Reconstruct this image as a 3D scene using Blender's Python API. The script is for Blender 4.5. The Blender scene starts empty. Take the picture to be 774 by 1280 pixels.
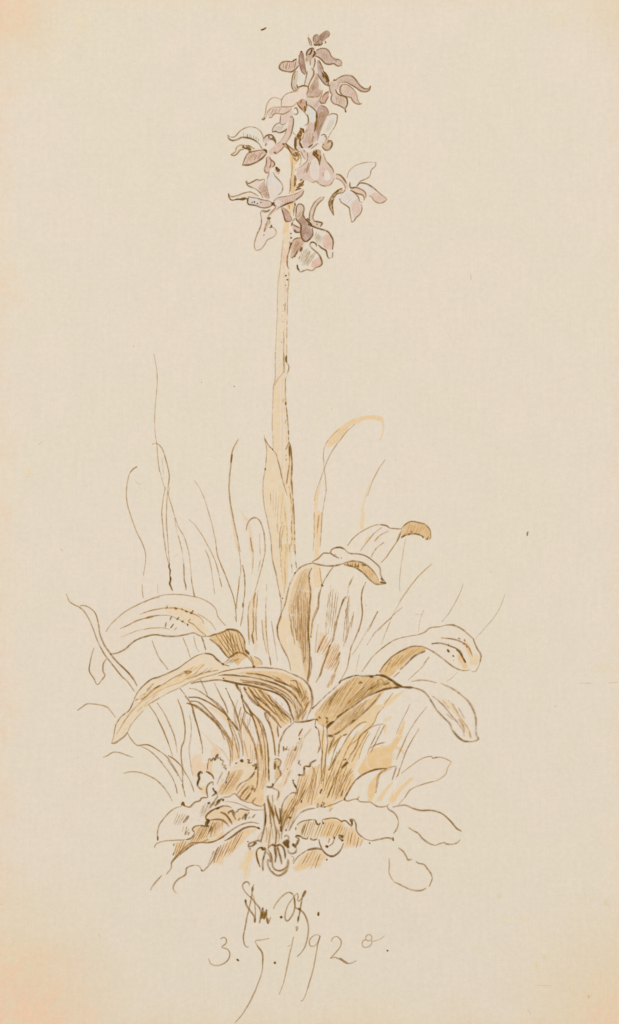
import bpy, math, random
import numpy as np
from mathutils import Vector
from mathutils.geometry import delaunay_2d_cdt

# ------------------------------------------------------------------ camera, light, exposure
PX = 0.00025                      # one drawing unit on the sheet = 0.25 mm (sheet about 20 x 33 cm)
PW, PH = 774, 1280
scene = bpy.context.scene
col = scene.collection
cam_d = bpy.data.cameras.new('camera')
cam = bpy.data.objects.new('camera', cam_d)
col.objects.link(cam)
CAM_H = 1.2
cam.location = (0, 0, CAM_H)
cam_d.sensor_fit = 'VERTICAL'
cam_d.angle = 2 * math.atan(PH * PX / 2 / CAM_H)
cam_d.clip_start = 0.05
cam_d.clip_end = 20
scene.camera = cam

world = bpy.data.worlds.new('World')
scene.world = world
world.use_nodes = True
bg = world.node_tree.nodes['Background']
bg.inputs['Color'].default_value = (1.0, 0.995, 0.985, 1)
bg.inputs['Strength'].default_value = 0.40


def lamp(name, loc, size, power):
    d = bpy.data.lights.new(name, 'AREA')
    d.shape = 'RECTANGLE'
    d.size = size
    d.size_y = size
    d.energy = power
    d.color = (1.0, 0.994, 0.975)
    o = bpy.data.objects.new(name, d)
    o.location = loc
    o.rotation_euler = (Vector((0, 0, 0)) - Vector(loc)).to_track_quat('-Z', 'Y').to_euler()
    col.objects.link(o)
    return o


lamp('copy_stand_lamp', (-1.25, 0.25, 1.15), 0.55, 13.6)
lamp('copy_stand_lamp', (1.25, 0.25, 1.15), 0.55, 13.0)

scene.view_settings.view_transform = 'Standard'
scene.view_settings.look = 'None'
scene.view_settings.exposure = 0
scene.view_settings.gamma = 1
scene.cycles.transparent_max_bounces = 48
scene.cycles.max_bounces = 4
scene.cycles.use_denoising = False
scene.cycles.filter_width = 1.5

R = random.Random(1920)


# ------------------------------------------------------------------ materials
def lin(c):
    out = []
    for v in c[:3]:
        v = v / 255
        out.append(v / 12.92 if v <= .04045 else ((v + .055) / 1.055) ** 2.4)
    return out


def paper_colour(nt):
    """procedural old laid paper; returns the colour socket and a relief socket"""
    N, Lk = nt.nodes, nt.links

    def node(t, **kw):
        n = N.new(t)
        for k_, v in kw.items():
            setattr(n, k_, v)
        return n

    def math_(op, a, b=None, c=None, clamp=False):
        n = node('ShaderNodeMath', operation=op, use_clamp=clamp)
        for i, v in enumerate((a, b, c)):
            if v is None:
                continue
            if isinstance(v, (int, float)):
                n.inputs[i].default_value = v
            else:
                Lk.new(v, n.inputs[i])
        return n.outputs[0]

    geo = node('ShaderNodeNewGeometry')
    sc = node('ShaderNodeVectorMath', operation='SCALE')
    Lk.new(geo.outputs['Position'], sc.inputs[0])
    sc.inputs['Scale'].default_value = 1 / PX          # drawing units
    pos = sc.outputs[0]

    def noise(scale, detail=3, rough=.55, stretch=(1, 1, 0), off=(0, 0, 0)):
        mp = node('ShaderNodeMapping')
        mp.inputs['Scale'].default_value = stretch
        mp.inputs['Location'].default_value = off
        Lk.new(pos, mp.inputs['Vector'])
        n = node('ShaderNodeTexNoise')
        n.inputs['Scale'].default_value = scale
        n.inputs['Detail'].default_value = detail
        n.inputs['Roughness'].default_value = rough
        Lk.new(mp.outputs[0], n.inputs['Vector'])
        return n.outputs['Fac']

    def rng(v, a, b, c=0., d=1., smooth=True):
        n = node('ShaderNodeMapRange')
        n.interpolation_type = 'SMOOTHSTEP' if smooth else 'LINEAR'
        Lk.new(v, n.inputs[0])
        for i, x in enumerate((a, b, c, d)):
            n.inputs[i + 1].default_value = x
        return n.outputs[0]

    def mix(fac, a, b, mode='MIX'):
        n = node('ShaderNodeMix', data_type='RGBA', blend_type=mode)
        if isinstance(fac, (int, float)):
            n.inputs[0].default_value = fac
        else:
            Lk.new(fac, n.inputs[0])
        for i, v in ((6, a), (7, b)):
            if isinstance(v, (tuple, list)):
                n.inputs[i].default_value = (*lin(v), 1)
            else:
                Lk.new(v, n.inputs[i])
        return n.outputs[2]

    sep = node('ShaderNodeSeparateXYZ')
    Lk.new(pos, sep.inputs[0])
    X, Y = sep.outputs[0], sep.outputs[1]
    n_big = noise(.006, 3)
    n_mid = noise(.03, 4, .6, off=(31, 7, 0))
    n_fib = noise(.16, 4, .65, off=(3, 57, 0))
    n_fine = noise(.45, 3, .7, off=(13, 5, 0))
    n_v = noise(.20, 2, .5, stretch=(1, .10, 0))
    n_h = noise(.16, 2, .5, stretch=(.12, 1, 0), off=(9, 80, 0))
    # laid lines: one every four units, uneven strength
    wob = math_('MULTIPLY', noise(.012, 2), 10)
    ph = math_('MULTIPLY', math_('ADD', X, wob), 2 * math.pi / 4.2)
    laid = math_('MULTIPLY', math_('SINE', ph), rng(n_mid, .35, .7))
    tone = math_('ADD', 1.0, math_('MULTIPLY', math_('SUBTRACT', n_big, .5), .035))
    tone = math_('ADD', tone, math_('MULTIPLY', math_('SUBTRACT', n_mid, .5), .05))
    tone = math_('ADD', tone, math_('MULTIPLY', math_('SUBTRACT', n_fib, .5), .15))
    tone = math_('ADD', tone, math_('MULTIPLY', math_('SUBTRACT', n_fine, .5), .15))
    tone = math_('ADD', tone, math_('MULTIPLY', math_('SUBTRACT', n_v, .5), .05))
    tone = math_('ADD', tone, math_('MULTIPLY', math_('SUBTRACT', n_h, .5), .008))
    tone = math_('ADD', tone, math_('MULTIPLY', laid, .007))
    c = mix(rng(n_big, .35, .68), (229, 216, 198), (228, 216, 195))
    c = mix(math_('MULTIPLY', rng(noise(.017, 3, .6, off=(77, 3, 0)), .45, .75), .25), c, (230, 214, 198))
    # brown time-stains that creep in from the sheet's edges and corners
    w1 = math_('MULTIPLY', math_('SUBTRACT', noise(.018, 5, .62, off=(5, 41, 0)), .5), 120)
    w2 = math_('MULTIPLY', math_('SUBTRACT', noise(.03, 5, .65, off=(50, 4, 0)), .5), 100)

    def corner(cx, cy, r0, r1, wv):
        dx = math_('SUBTRACT', X, cx)
        dy = math_('SUBTRACT', Y, cy)
        d = math_('SQRT', math_('ADD', math_('MULTIPLY', dx, dx), math_('MULTIPLY', dy, dy)))
        return rng(math_('ADD', d, wv), r0, r1, 1, 0)

    left = rng(math_('ADD', math_('ADD', X, 387), math_('MULTIPLY', w1, .9)), -22, 34, .5, 0)
    right = rng(math_('SUBTRACT', math_('SUBTRACT', 387, X), math_('MULTIPLY', w2, .8)), -24, 22, .45, 0)
    top = rng(math_('SUBTRACT', math_('SUBTRACT', 640, Y), math_('MULTIPLY', w2, .35)), -10, 18, .4, 0)
    bot = rng(math_('ADD', math_('ADD', Y, 640), math_('MULTIPLY', w1, .9)), -24, 56, .8, 0)
    mott = rng(noise(.05, 5, .68, off=(8, 22, 0)), .32, .68, .2, 1.15)
    yel = math_('MAXIMUM', math_('MAXIMUM', corner(-400, 650, 20, 150, w1), corner(-410, -660, 90, 260, w1)),
                math_('MAXIMUM', corner(410, -655, 60, 230, w2), corner(405, 655, 10, 110, w2)))
    yel = math_('MAXIMUM', yel, math_('MAXIMUM', bot, top))
    c = mix(math_('MULTIPLY', yel, .62), c, (228, 207, 172))
    org = math_('MAXIMUM', math_('MAXIMUM', corner(-430, 660, 30, 130, w2), corner(-405, -665, 55, 185, w2)),
                math_('MAXIMUM', corner(420, -660, 35, 110, w1), corner(415, 665, 10, 55, w1)))
    org = math_('MAXIMUM', math_('MAXIMUM', org, math_('MAXIMUM', left, right)), rng(bot, .55, .9, 0, .8))
    c = mix(math_('MULTIPLY', math_('MULTIPLY', org, mott), .95), c, (237, 203, 172))
    toned = mix(1.0, c, c, 'MIX')
    cmb = node('ShaderNodeCombineXYZ')
    for i in range(3):
        Lk.new(tone, cmb.inputs[i])
    mul = node('ShaderNodeVectorMath', operation='MULTIPLY')
    Lk.new(toned, mul.inputs[0])
    Lk.new(cmb.outputs[0], mul.inputs[1])
    relief = math_('ADD', math_('MULTIPLY', n_fib, .5), math_('ADD', math_('MULTIPLY', n_fine, .6), math_('MULTIPLY', laid, .12)))
    return mul.outputs[0], tone, relief, noise, rng, math_


def new_mat(name):
    m = bpy.data.materials.new(name)
    m.use_nodes = True
    return m, m.node_tree, m.node_tree.nodes['Principled BSDF']


def bump(nt, bsdf, h, s=.25):
    b = nt.nodes.new('ShaderNodeBump')
    b.inputs['Strength'].default_value = s
    b.inputs['Distance'].default_value = .00006
    nt.links.new(h, b.inputs['Height'])
    nt.links.new(b.outputs[0], bsdf.inputs['Normal'])


def make_paper():
    m, nt, b = new_mat('old_laid_paper')
    c, tone, relief, *_ = paper_colour(nt)
    nt.links.new(c, b.inputs['Base Color'])
    b.inputs['Roughness'].default_value = .95
    b.inputs['Specular IOR Level'].default_value = .1
    bump(nt, b, relief)
    return m


def make_wash():
    """watercolour laid into the paper: paper colour blended with pigment from the mesh's colour attribute"""
    m, nt, b = new_mat('watercolour_wash')
    c, tone, relief, noise, rng, math_ = paper_colour(nt)
    at = nt.nodes.new('ShaderNodeAttribute')
    at.attribute_name = 'pigment'
    gran = math_('ADD', math_('MULTIPLY', noise(.13, 4, .65, off=(2, 9, 0)), .7), math_('MULTIPLY', noise(.45, 2, .6, off=(4, 1, 0)), .3))
    amt = math_('MULTIPLY', at.outputs['Alpha'], rng(gran, .34, .66, .68, 1.25), clamp=True)
    cmb = nt.nodes.new('ShaderNodeCombineXYZ')
    for i in range(3):
        nt.links.new(tone, cmb.inputs[i])
    mul = nt.nodes.new('ShaderNodeVectorMath')
    mul.operation = 'MULTIPLY'
    nt.links.new(at.outputs['Color'], mul.inputs[0])
    nt.links.new(cmb.outputs[0], mul.inputs[1])
    mx = nt.nodes.new('ShaderNodeMix')
    mx.data_type = 'RGBA'
    nt.links.new(amt, mx.inputs[0])
    nt.links.new(c, mx.inputs[6])
    nt.links.new(mul.outputs[0], mx.inputs[7])
    nt.links.new(mx.outputs[2], b.inputs['Base Color'])
    b.inputs['Roughness'].default_value = .95
    b.inputs['Specular IOR Level'].default_value = .1
    bump(nt, b, relief)
    return m


def make_ink():
    m, nt, b = new_mat('brown_pen_ink')
    at = nt.nodes.new('ShaderNodeAttribute')
    at.attribute_name = 'pigment'
    geo = nt.nodes.new('ShaderNodeNewGeometry')
    n = nt.nodes.new('ShaderNodeTexNoise')
    n.inputs['Scale'].default_value = .35 / PX
    n.inputs['Detail'].default_value = 3
    nt.links.new(geo.outputs['Position'], n.inputs['Vector'])
    mr = nt.nodes.new('ShaderNodeMapRange')
    nt.links.new(n.outputs['Fac'], mr.inputs[0])
    for i, v in enumerate((.3, .7, .72, 1.15)):
        mr.inputs[i + 1].default_value = v
    mu = nt.nodes.new('ShaderNodeMath')
    mu.operation = 'MULTIPLY'
    mu.use_clamp = True
    nt.links.new(at.outputs['Alpha'], mu.inputs[0])
    nt.links.new(mr.outputs[0], mu.inputs[1])
    nt.links.new(at.outputs['Color'], b.inputs['Base Color'])
    nt.links.new(mu.outputs[0], b.inputs['Alpha'])
    b.inputs['Roughness'].default_value = .85
    b.inputs['Specular IOR Level'].default_value = .15
    return m


def make_table():
    m, nt, b = new_mat('grey_board')
    n = nt.nodes.new('ShaderNodeTexNoise')
    n.inputs['Scale'].default_value = 300
    r = nt.nodes.new('ShaderNodeValToRGB')
    r.color_ramp.elements[0].color = (.30, .29, .27, 1)
    r.color_ramp.elements[1].color = (.38, .37, .35, 1)
    nt.links.new(n.outputs['Fac'], r.inputs[0])
    nt.links.new(r.outputs[0], b.inputs['Base Color'])
    b.inputs['Roughness'].default_value = .9
    return m


PAPER, WASH, INK, BOARD = make_paper(), make_wash(), make_ink(), make_table()


# ------------------------------------------------------------------ drawing machinery
class Node:
    def __init__(self, name, label=None, cat=None, group=None, kind=None, parent=None):
        self.name, self.label, self.cat, self.group, self.kind = name, label, cat, group, kind
        self.kids, self.fills, self.inks = [], [], []
        self.parent = parent
        if parent:
            parent.kids.append(self)

    def all(self):
        yield self
        for q in self.kids:
            yield from q.all()


THINGS = []
cur = top = mid = None
win = (0, 0, 1)


def thing(name, label, cat, group=None, kind=None):
    global cur, top, mid
    cur = top = Node(name, label, cat, group, kind)
    mid = None
    THINGS.append(cur)


def part(name, label=None):
    global cur, mid
    cur = mid = Node(name, label, parent=top)


def sub(name, label=None):
    global cur
    cur = Node(name, label, parent=mid)


def W(x0=0, y0=0, w=774):
    """sheet window the following coordinates are measured in"""
    global win
    win = (x0, y0, 774 / w)


def P(s):
    x0, y0, k_ = win
    return [(x0 + float(a.split(',')[0]) / k_, y0 + float(a.split(',')[1]) / k_) for a in s.split()]


def spline(p, closed=False, step=1.6):
    n = len(p)
    if n < 3 and not closed:
        if n == 1:
            return p
        d = math.dist(p[0], p[1])
        m = max(2, int(d / step))
        return [(p[0][0] + (p[1][0] - p[0][0]) * i / m, p[0][1] + (p[1][1] - p[0][1]) * i / m) for i in range(m + 1)]
    out = []
    for i in range(n if closed else n - 1):
        if closed:
            a, b, c, d = p[i - 1], p[i], p[(i + 1) % n], p[(i + 2) % n]
        else:
            b, c = p[i], p[i + 1]
            a = p[i - 1] if i else (2 * b[0] - c[0], 2 * b[1] - c[1])
            d = p[i + 2] if i + 2 < n else (2 * c[0] - b[0], 2 * c[1] - b[1])
        L = math.dist(b, c)
        m = max(1, int(L / step + .5))
        # tangents limited so sharp corners do not overshoot
        def tan(u, v, w_):
            l1, l2 = math.dist(u, v) + 1e-6, math.dist(v, w_) + 1e-6
            tx = (w_[0] - u[0]) / (l1 + l2)
            ty = (w_[1] - u[1]) / (l1 + l2)
            return tx * L, ty * L
        t0, t1 = tan(a, b, c), tan(b, c, d)
        for j in range(m):
            t = j / m
            h00 = 2 * t**3 - 3 * t**2 + 1
            h10 = t**3 - 2 * t**2 + t
            h01 = -2 * t**3 + 3 * t**2
            h11 = t**3 - t**2
            out.append((h00 * b[0] + h10 * t0[0] + h01 * c[0] + h11 * t1[0],
                        h00 * b[1] + h10 * t0[1] + h01 * c[1] + h11 * t1[1]))
    if not closed:
        out.append(p[-1])
    return out


def wnoise(n, per, amp):
    """smooth one-dimensional noise, n values, one new random value every `per` samples"""
    k_ = [R.uniform(-1, 1) for _ in range(int(n / per) + 3)]
    out = []
    for i in range(n):
        t = i / per
        a = int(t)
        f_ = t - a
        f_ = f_ * f_ * (3 - 2 * f_)
        out.append(amp * (k_[a] * (1 - f_) + k_[a + 1] * f_))
    return out


def raw_ink(p, w=1.3, a=.7, dry=0., taper=(.55, .45), blob=0., tint=None, e=.6):
    n = len(p)
    if n < 2:
        return
    w, a = w * LINE[0], a * LINE[1]
    wn, an, dn = wnoise(n, 6, .24), wnoise(n, 9, .16), wnoise(n, 2.2, 1)
    jx, jy = wnoise(n, 4, .16), wnoise(n, 4, .16)
    pts = [(p[i][0] + jx[i], p[i][1] + jy[i]) for i in range(n)]
    ww, aa = [], []
    for i in range(n):
        t = i / (n - 1)
        f_ = min(1, taper[0] + (1 - taper[0]) * t * 5) if t < .5 else min(1, taper[1] + (1 - taper[1]) * (1 - t) * 4)
        ww.append(max(.35, w * f_ * (1 + wn[i])) + (blob * max(0, t * 5 - 4) if blob else 0))
        al = a * (.75 + .25 * f_) * (1 + an[i])
        if dry:
            al *= max(.12, 1 - dry * max(0, dn[i] + .25) * 1.6)
        aa.append(max(.05, min(1, al)))
    cur.inks.append((pts, ww, aa, tint, e))


def k(s, w=1.3, a=.7, dry=0., taper=(.55, .45), blob=0., tint=None):
    raw_ink(spline(P(s)), w, a, dry, taper, blob, tint)


def K(lines, w=1.3, a=.7, dry=0., taper=(.55, .45), tint=None):
    """several strokes, separated by |"""
    for s in lines.split('|'):
        k(s.strip(), w * R.uniform(.88, 1.12), a * R.uniform(.88, 1.1), dry, taper, 0, tint)


def dot(s, r=1.2, a=.85):
    for (x, y) in P(s):
        e = R.uniform(.3, .7) * r
        an = R.uniform(0, 6.3)
        raw_ink(spline([(x - e * math.cos(an), y - e * math.sin(an)), (x, y), (x + e * math.cos(an), y + e * math.sin(an))], step=.5), r * 1.5, a, 0, (.7, .7))


def along(p, t):
    L = [0]
    for i in range(len(p) - 1):
        L.append(L[-1] + math.dist(p[i], p[i + 1]))
    d = t * L[-1]
    for i in range(len(p) - 1):
        if L[i + 1] >= d:
            f_ = (d - L[i]) / max(1e-6, L[i + 1] - L[i])
            return (p[i][0] + (p[i + 1][0] - p[i][0]) * f_, p[i][1] + (p[i + 1][1] - p[i][1]) * f_)
    return p[-1]


HATCH = [.66, 1.12]
LINE = [.93, .93]
SOFT = [1.]


def h(A, B, n, w=.9, a=.55, dry=.3, bow=0., jit=.12, cut=.15):
    """n hatch lines running from the guide line A to the guide line B"""
    pa, pb = spline(P(A)), spline(P(B))
    n = max(3, round(n * HATCH[0]))
    a *= HATCH[1]
    for i in range(n):
        t = (i + .5) / n + R.uniform(-.16, .16) / n
        t = min(1, max(0, t))
        q0, q1 = along(pa, t), along(pb, min(1, max(0, t + R.uniform(-.18, .18) / n)))
        dx, dy = q1[0] - q0[0], q1[1] - q0[1]
        s0, s1 = R.uniform(-jit, cut), 1 - R.uniform(-jit, cut)
        b_ = bow + R.uniform(-.012, .012)
        pts = []
        for u in (s0, (s0 + s1) / 2, s1):
            o = b_ * (1 - (2 * (u - .5)) ** 2)
            pts.append((q0[0] + dx * u - dy * o, q0[1] + dy * u + dx * o))
        raw_ink(spline(pts), w * R.uniform(.65, 1.05), a * R.uniform(.6, 1.05), dry, (.6, .35), 0, None, .28)


def f(s, c, amt=.8, soft=.9, o=None, dry=.25, close=True, amt2=None):
    """a patch of wash with outline s; o = (width, strength) also inks its outline"""
    p = spline(P(s), True, 1.8)
    if SOFT[0] == 1 and c[0] > 200 and c[2] < 180 and c[0] - c[1] < 42:      # bistre washes lean to peach
        c = [c[i] * .78 + (228, 188, 142)[i] * .22 for i in range(3)]
        amt = min(1, amt * 1.1)
    elif SOFT[0] < 1 and c[0] > 212 and c[1] < 196:           # petals: pink greyed with mauve
        c = [c[i] * .62 + (210, 184, 170)[i] * .38 for i in range(3)]
    elif c[2] >= 194:                                         # thin body white lets the paper through
        c = [c[i] * .68 + (227, 214, 197)[i] * .32 for i in range(3)]
    elif c[0] < 210 and c[2] > 120:                           # mauve with some brown in it
        c = (c[0] - 1, c[1] - 3, c[2] - 9)
    cur.fills.append((p, lin(c), amt, soft * SOFT[0]))
    if o:
        q = p + [p[0]] if close else p
        raw_ink(q, o[0], o[1], dry, (.9, .9))


# ---- turning the collected drawing into meshes
SHEETZ = 1.2e-6
_boxes = {}


def level(bb, base):
    """lowest free layer above everything already lying under this box"""
    cell = 12
    cells = [(i, j) for i in range(int(bb[0] // cell), int(bb[2] // cell) + 1) for j in range(int(bb[1] // cell), int(bb[3] // cell) + 1)]
    lv = base
    for c_ in cells:
        for (q, l) in _boxes.get(c_, ()):
            if l >= lv and q[0] < bb[2] and q[2] > bb[0] and q[1] < bb[3] and q[3] > bb[1]:
                lv = l + 1
    for c_ in cells:
        _boxes.setdefault(c_, []).append((bb, lv))
    return lv


def bbox(p, m=1.5):
    xs, ys = [q[0] for q in p], [q[1] for q in p]
    return min(xs) - m, min(ys) - m, max(xs) + m, max(ys) + m


def normals(p, closed):
    n = len(p)
    out = []
    for i in range(n):
        a = p[i - 1] if (i or closed) else p[i]
        b = p[(i + 1) % n] if (i < n - 1 or closed) else p[i]
        dx, dy = b[0] - a[0], b[1] - a[1]
        L = math.hypot(dx, dy) + 1e-9
        out.append((-dy / L, dx / L))
    return out


def clearance(p, nm, sg):
    """how far one can go inwards from each outline point before meeting the outline again"""
    A = np.array(p)
    D = np.roll(A, -1, 0) - A
    N_ = np.array(nm) * sg
    n = len(p)
    out = np.full(n, 50.)
    for i in range(n):
        # ray p[i] + t * N hits A + u * D
        den = N_[i, 0] * D[:, 1] - N_[i, 1] * D[:, 0]
        den = np.where(np.abs(den) < 1e-9, 1e-9, den)
        W_ = A - A[i]
        t = (W_[:, 0] * D[:, 1] - W_[:, 1] * D[:, 0]) / den
        u = (W_[:, 0] * N_[i, 1] - W_[:, 1] * N_[i, 0]) / den
        ok = (u >= 0) & (u <= 1) & (t > .02)
        ok[i] = ok[i - 1] = False
        if ok.any():
            out[i] = t[ok].min()
    return out


def ink_rgb(a):
    t = min(1, max(0, (a - .36) / .54))
    lo, hi = (186, 140, 54), (90, 60, 10)
    return lin([lo[i] + (hi[i] - lo[i]) * t for i in range(3)])


EDGE = lin((214, 158, 66))


def build_node(nd, org):
    V, F, C, MI = [], [], [], []
    for (p, c, amt, soft, lv) in nd.fz:
        z = 8e-6 + lv * SHEETZ
        area = sum(p[i - 1][0] * p[i][1] - p[i][0] * p[i - 1][1] for i in range(len(p)))
        sg = 1 if area > 0 else -1
        nm = normals(p, True)
        n = len(p)
        room = clearance(p, nm, sg)
        inner = [(q[0] + sg * m_[0] * min(soft, r * (.45 if soft >= 2 else .24)), q[1] + sg * m_[1] * min(soft, r * (.45 if soft >= 2 else .24))) for q, m_, r in zip(p, nm, room)]
        co = [Vector(q) for q in p] + [Vector(q) for q in inner]
        al = [0.] * n + [amt] * n
        vs, es, fs, ov, oe, of = delaunay_2d_cdt(co, [(n + i, n + (i + 1) % n) for i in range(n)], [list(range(n))], 1, 1e-6)
        b0 = len(V)
        for q, o_ in zip(vs, ov):
            V.append((q[0], q[1], z))
            C.append((*c, max(al[t] for t in o_) if o_ else amt * .5))
        for t in fs:
            a_, b_, c_ = (vs[t[0]], vs[t[1]], vs[t[2]])
            cr = (b_[0] - a_[0]) * (c_[1] - a_[1]) - (b_[1] - a_[1]) * (c_[0] - a_[0])
            t = [b0 + q for q in t]
            F.append(t if cr < 0 else t[::-1])
            MI.append(0)
    for (p, ww, aa, tint, ed, lv) in nd.iz:
        z = 8e-6 + lv * SHEETZ
        nm = normals(p, False)
        b0 = len(V)
        for q, m_, w, a in zip(p, nm, ww, aa):
            c = tint or ink_rgb(a)
            e = tint or EDGE
            hw = w * .5
            for off, al, cc in ((hw + ed, 0, e), (hw * .52, a, c), (-hw * .52, a, c), (-hw - ed, 0, e)):
                V.append((q[0] + m_[0] * off, q[1] + m_[1] * off, z))
                C.append((*cc, al))
        for i in range(len(p) - 1):
            for j in range(3):
                q = [b0 + i * 4 + j, b0 + i * 4 + j + 1, b0 + i * 4 + 5 + j, b0 + i * 4 + 4 + j]
                F.append(q)
                MI.append(1)
    if not V:
        return None
    me = bpy.data.meshes.new(nd.name)
    me.from_pydata([((x - 387) * PX - org[0], (640 - y) * PX - org[1], z) for x, y, z in V], [], F)
    at = me.color_attributes.new('pigment', 'FLOAT_COLOR', 'POINT')
    at.data.foreach_set('color', [v for c_ in C for v in c_])
    has = sorted(set(MI))
    for i in has:
        me.materials.append((WASH, INK)[i])
    me.polygons.foreach_set('material_index', [has.index(i) for i in MI])
    me.update()
    return me


def finish():
    nodes = [n for t in THINGS for n in t.all()]
    for n in nodes:
        n.fz = [(*q, level(bbox(q[0]), 0)) for q in n.fills]
    for n in nodes:
        n.iz = [(*q, level(bbox(q[0]), 1)) for q in n.inks]
    for t in THINGS:
        pts = [q for n in t.all() for s in (n.fills + n.inks) for q in s[0]]
        bb = bbox(pts, 0)
        org = (((bb[0] + bb[2]) / 2 - 387) * PX, (640 - bb[3]) * PX)

        def make(nd, par):
            me = build_node(nd, org)
            o = bpy.data.objects.new(nd.name, me)
            col.objects.link(o)
            if par is None:
                o.location = (org[0], org[1], 0)
                if nd.kind != 'structure':
                    o['category'] = nd.cat
                o['label'] = nd.label
                if nd.group:
                    o['group'] = nd.group
                if nd.kind:
                    o['kind'] = nd.kind
            else:
                o.parent = par
                if nd.label:
                    o['label'] = nd.label
            for q in nd.kids:
                make(q, o)
            return o
        t.obj = make(t, None)


# ------------------------------------------------------------------ setting: board, sheet
def slab(name, x, y, z0, z1, mat, seg=1, rough=0.):
    """rectangular sheet with slightly uneven (deckled) edges"""
    ring = []
    for (ax, ay, bx, by) in ((-x, -y, x, -y), (x, -y, x, y), (x, y, -x, y), (-x, y, -x, -y)):
        for i in range(seg):
            t = i / seg
            ring.append((ax + (bx - ax) * t + R.uniform(-rough, rough), ay + (by - ay) * t + R.uniform(-rough, rough)))
    n = len(ring)
    V = [(a, b, z1) for a, b in ring] + [(a, b, z0) for a, b in ring]
    F = [list(range(n)), list(range(2 * n - 1, n - 1, -1))]
    F += [[i, i + n, (i + 1) % n + n, (i + 1) % n] for i in range(n)]
    me = bpy.data.meshes.new(name)
    me.from_pydata(V, [], F)
    me.materials.append(mat)
    o = bpy.data.objects.new(name, me)
    o['kind'] = 'structure'
    col.objects.link(o)
    return o


board = slab('table', .45, .45, -.012, -.0004, BOARD)
board['label'] = 'grey board under the sheet of paper'
sheet = slab('paper_sheet', PW * PX / 2 + .004, PH * PX / 2 + .004, -.0003, 0, PAPER, 40, .0003)
sheet['label'] = 'cream laid paper with orange stained corners and edges'

# palette
M1, M2, MD = (178, 148, 140), (201, 174, 164), (166, 132, 126)
PK, PP, CR = (220, 188, 169), (225, 201, 184), (229, 211, 191)
WH, LV = (221, 215, 203), (205, 201, 203)
YE, YP, TA, TD = (230, 199, 150), (232, 210, 174), (222, 191, 143), (203, 166, 110)
PE = (231, 203, 168)


# ================================================================== grass behind and around the orchid
thing('grass_tuft', 'tall thin grass blades rising on the left of the stem', 'grass')
W(140, 440, 150)
part('blade')
k('270,10 278,50 288,110 293,180 288,260 278,370 275,450 280,540 290,600 296,680 308,774', 1.0, .42, .3, (.3, .8))
W(140, 570, 150)
k('296,0 302,60 316,120 332,180 345,215', .9, .36, .4)
W(140, 440, 150)
part('blade')
k('260,598 275,590 300,596 322,622 345,680 366,774', 1.2, .45, .2)
W(140, 570, 150)
k('340,0 358,60 370,125 365,180 358,250 353,330 352,420 358,520 366,620 370,690', 1.2, .48, .25)
k('322,10 330,90 336,150', .8, .26, .4)
k('345,200 330,280 322,360 328,450 340,560 352,640 370,715', 1.2, .48, .25)
k('372,690 368,715 376,735 374,774', 2.2, .82, .15)
W(180, 720, 120)
K('212,0 215,30 208,60 220,90|205,60 222,95 230,120', 2.4, .82, .2)
W(140, 570, 150)
part('blade')
k('375,200 365,250 385,320 405,390 430,460 465,520 490,600 505,690 512,774', 1.1, .45, .3)
k('405,400 420,490 440,560 455,630 462,690', 1.1, .45, .45)
k('462,690 466,774', 1.9, .6, .1)
W(180, 720, 120)
k('326,0 326,40 336,75 338,115', 2.2, .62, .2)
k('383,0 388,60 398,110 408,165', 1.4, .6, .2, blob=2)
W(140, 570, 150)
part('blade')
k('165,68 135,85 112,120 98,180 94,260 105,330 130,410 160,490 195,560 215,620 218,670 210,730 202,774', 1.2, .48, .2)
k('163,68 140,82 115,110', 1.5, .5)
W(80, 730, 120)
k('630,0 632,50 640,115', 1.0, .42, .2)
k('755,0 757,80', .7, .2)
W(140, 570, 150)
part('blade')
k('530,158 555,190 590,260 625,370 650,460 670,560 680,640 700,690 735,765', 1.0, .42, .25)
part('blade')
k('495,408 530,440 580,510 620,580 655,650 680,720 695,774', 1.0, .44, .2)
k('602,602 625,660 640,720 648,774', 1.0, .42, .2)
W(180, 720, 120)
k('660,0 690,80 715,150 735,230 742,300 745,370', 1.0, .45, .2)
k('770,0 762,100 750,180 742,265', 1.0, .42, .2)
k('553,0 562,80 572,150', .9, .36, .3)
k('610,10 630,90', .9, .36, .3)
W(270, 540, 150)
part('blade')
f('145,55 120,100 103,160 92,250 86,340 90,430 105,520 130,640 155,774 140,774 115,680 98,560 84,430 80,340 86,250 96,160', (228, 196, 150), .5, 1.2)
k('147,45 125,80 105,130 98,200 90,280 85,350 90,430 105,520 125,620 145,710 157,774', 1.7, .6, .15)
k('105,140 98,200', 2.1, .66)
W(270, 680, 120)
k('170,0 185,50 195,120 200,220 185,330 172,430 168,520', 1.1, .45, .3)
k('215,170 228,240 234,330 232,400 222,470', 1.5, .6, .2)
k('220,470 218,515', 3, .7, .1)
k('222,515 215,570 205,620 195,660', 1.0, .42)
k('0,30 30,140 70,240 110,340 140,430 160,520 165,625', 1.1, .45, .2)
k('0,160 20,240 48,350', .9, .36, .4)
k('165,525 160,480', 1, .4)
k('0,550 40,620 85,660', .8, .3, .2)
W(270, 540, 150)
part('blade')
f('140,480 170,520 210,560 225,600 240,680 245,774 215,774 212,680 205,610 180,555', (232, 203, 162), .55, 1.2)
k('195,635 205,590 225,562 250,552 280,570 302,620 315,690 316,774', 1.6, .58, .15)
k('222,680 235,774', 1.4, .5, .2)
K('282,650 283,760', .7, .25)
W(270, 680, 120)
k('400,0 398,60 380,140 355,240 330,330 310,400', 1.2, .5, .2)
k('285,0 300,60 298,170 290,240', 1.0, .42, .4)
k('355,40 358,130 340,220', .9, .36, .5)
f('285,10 300,40 300,180 288,200', (232, 203, 162), .5, 1)
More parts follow.
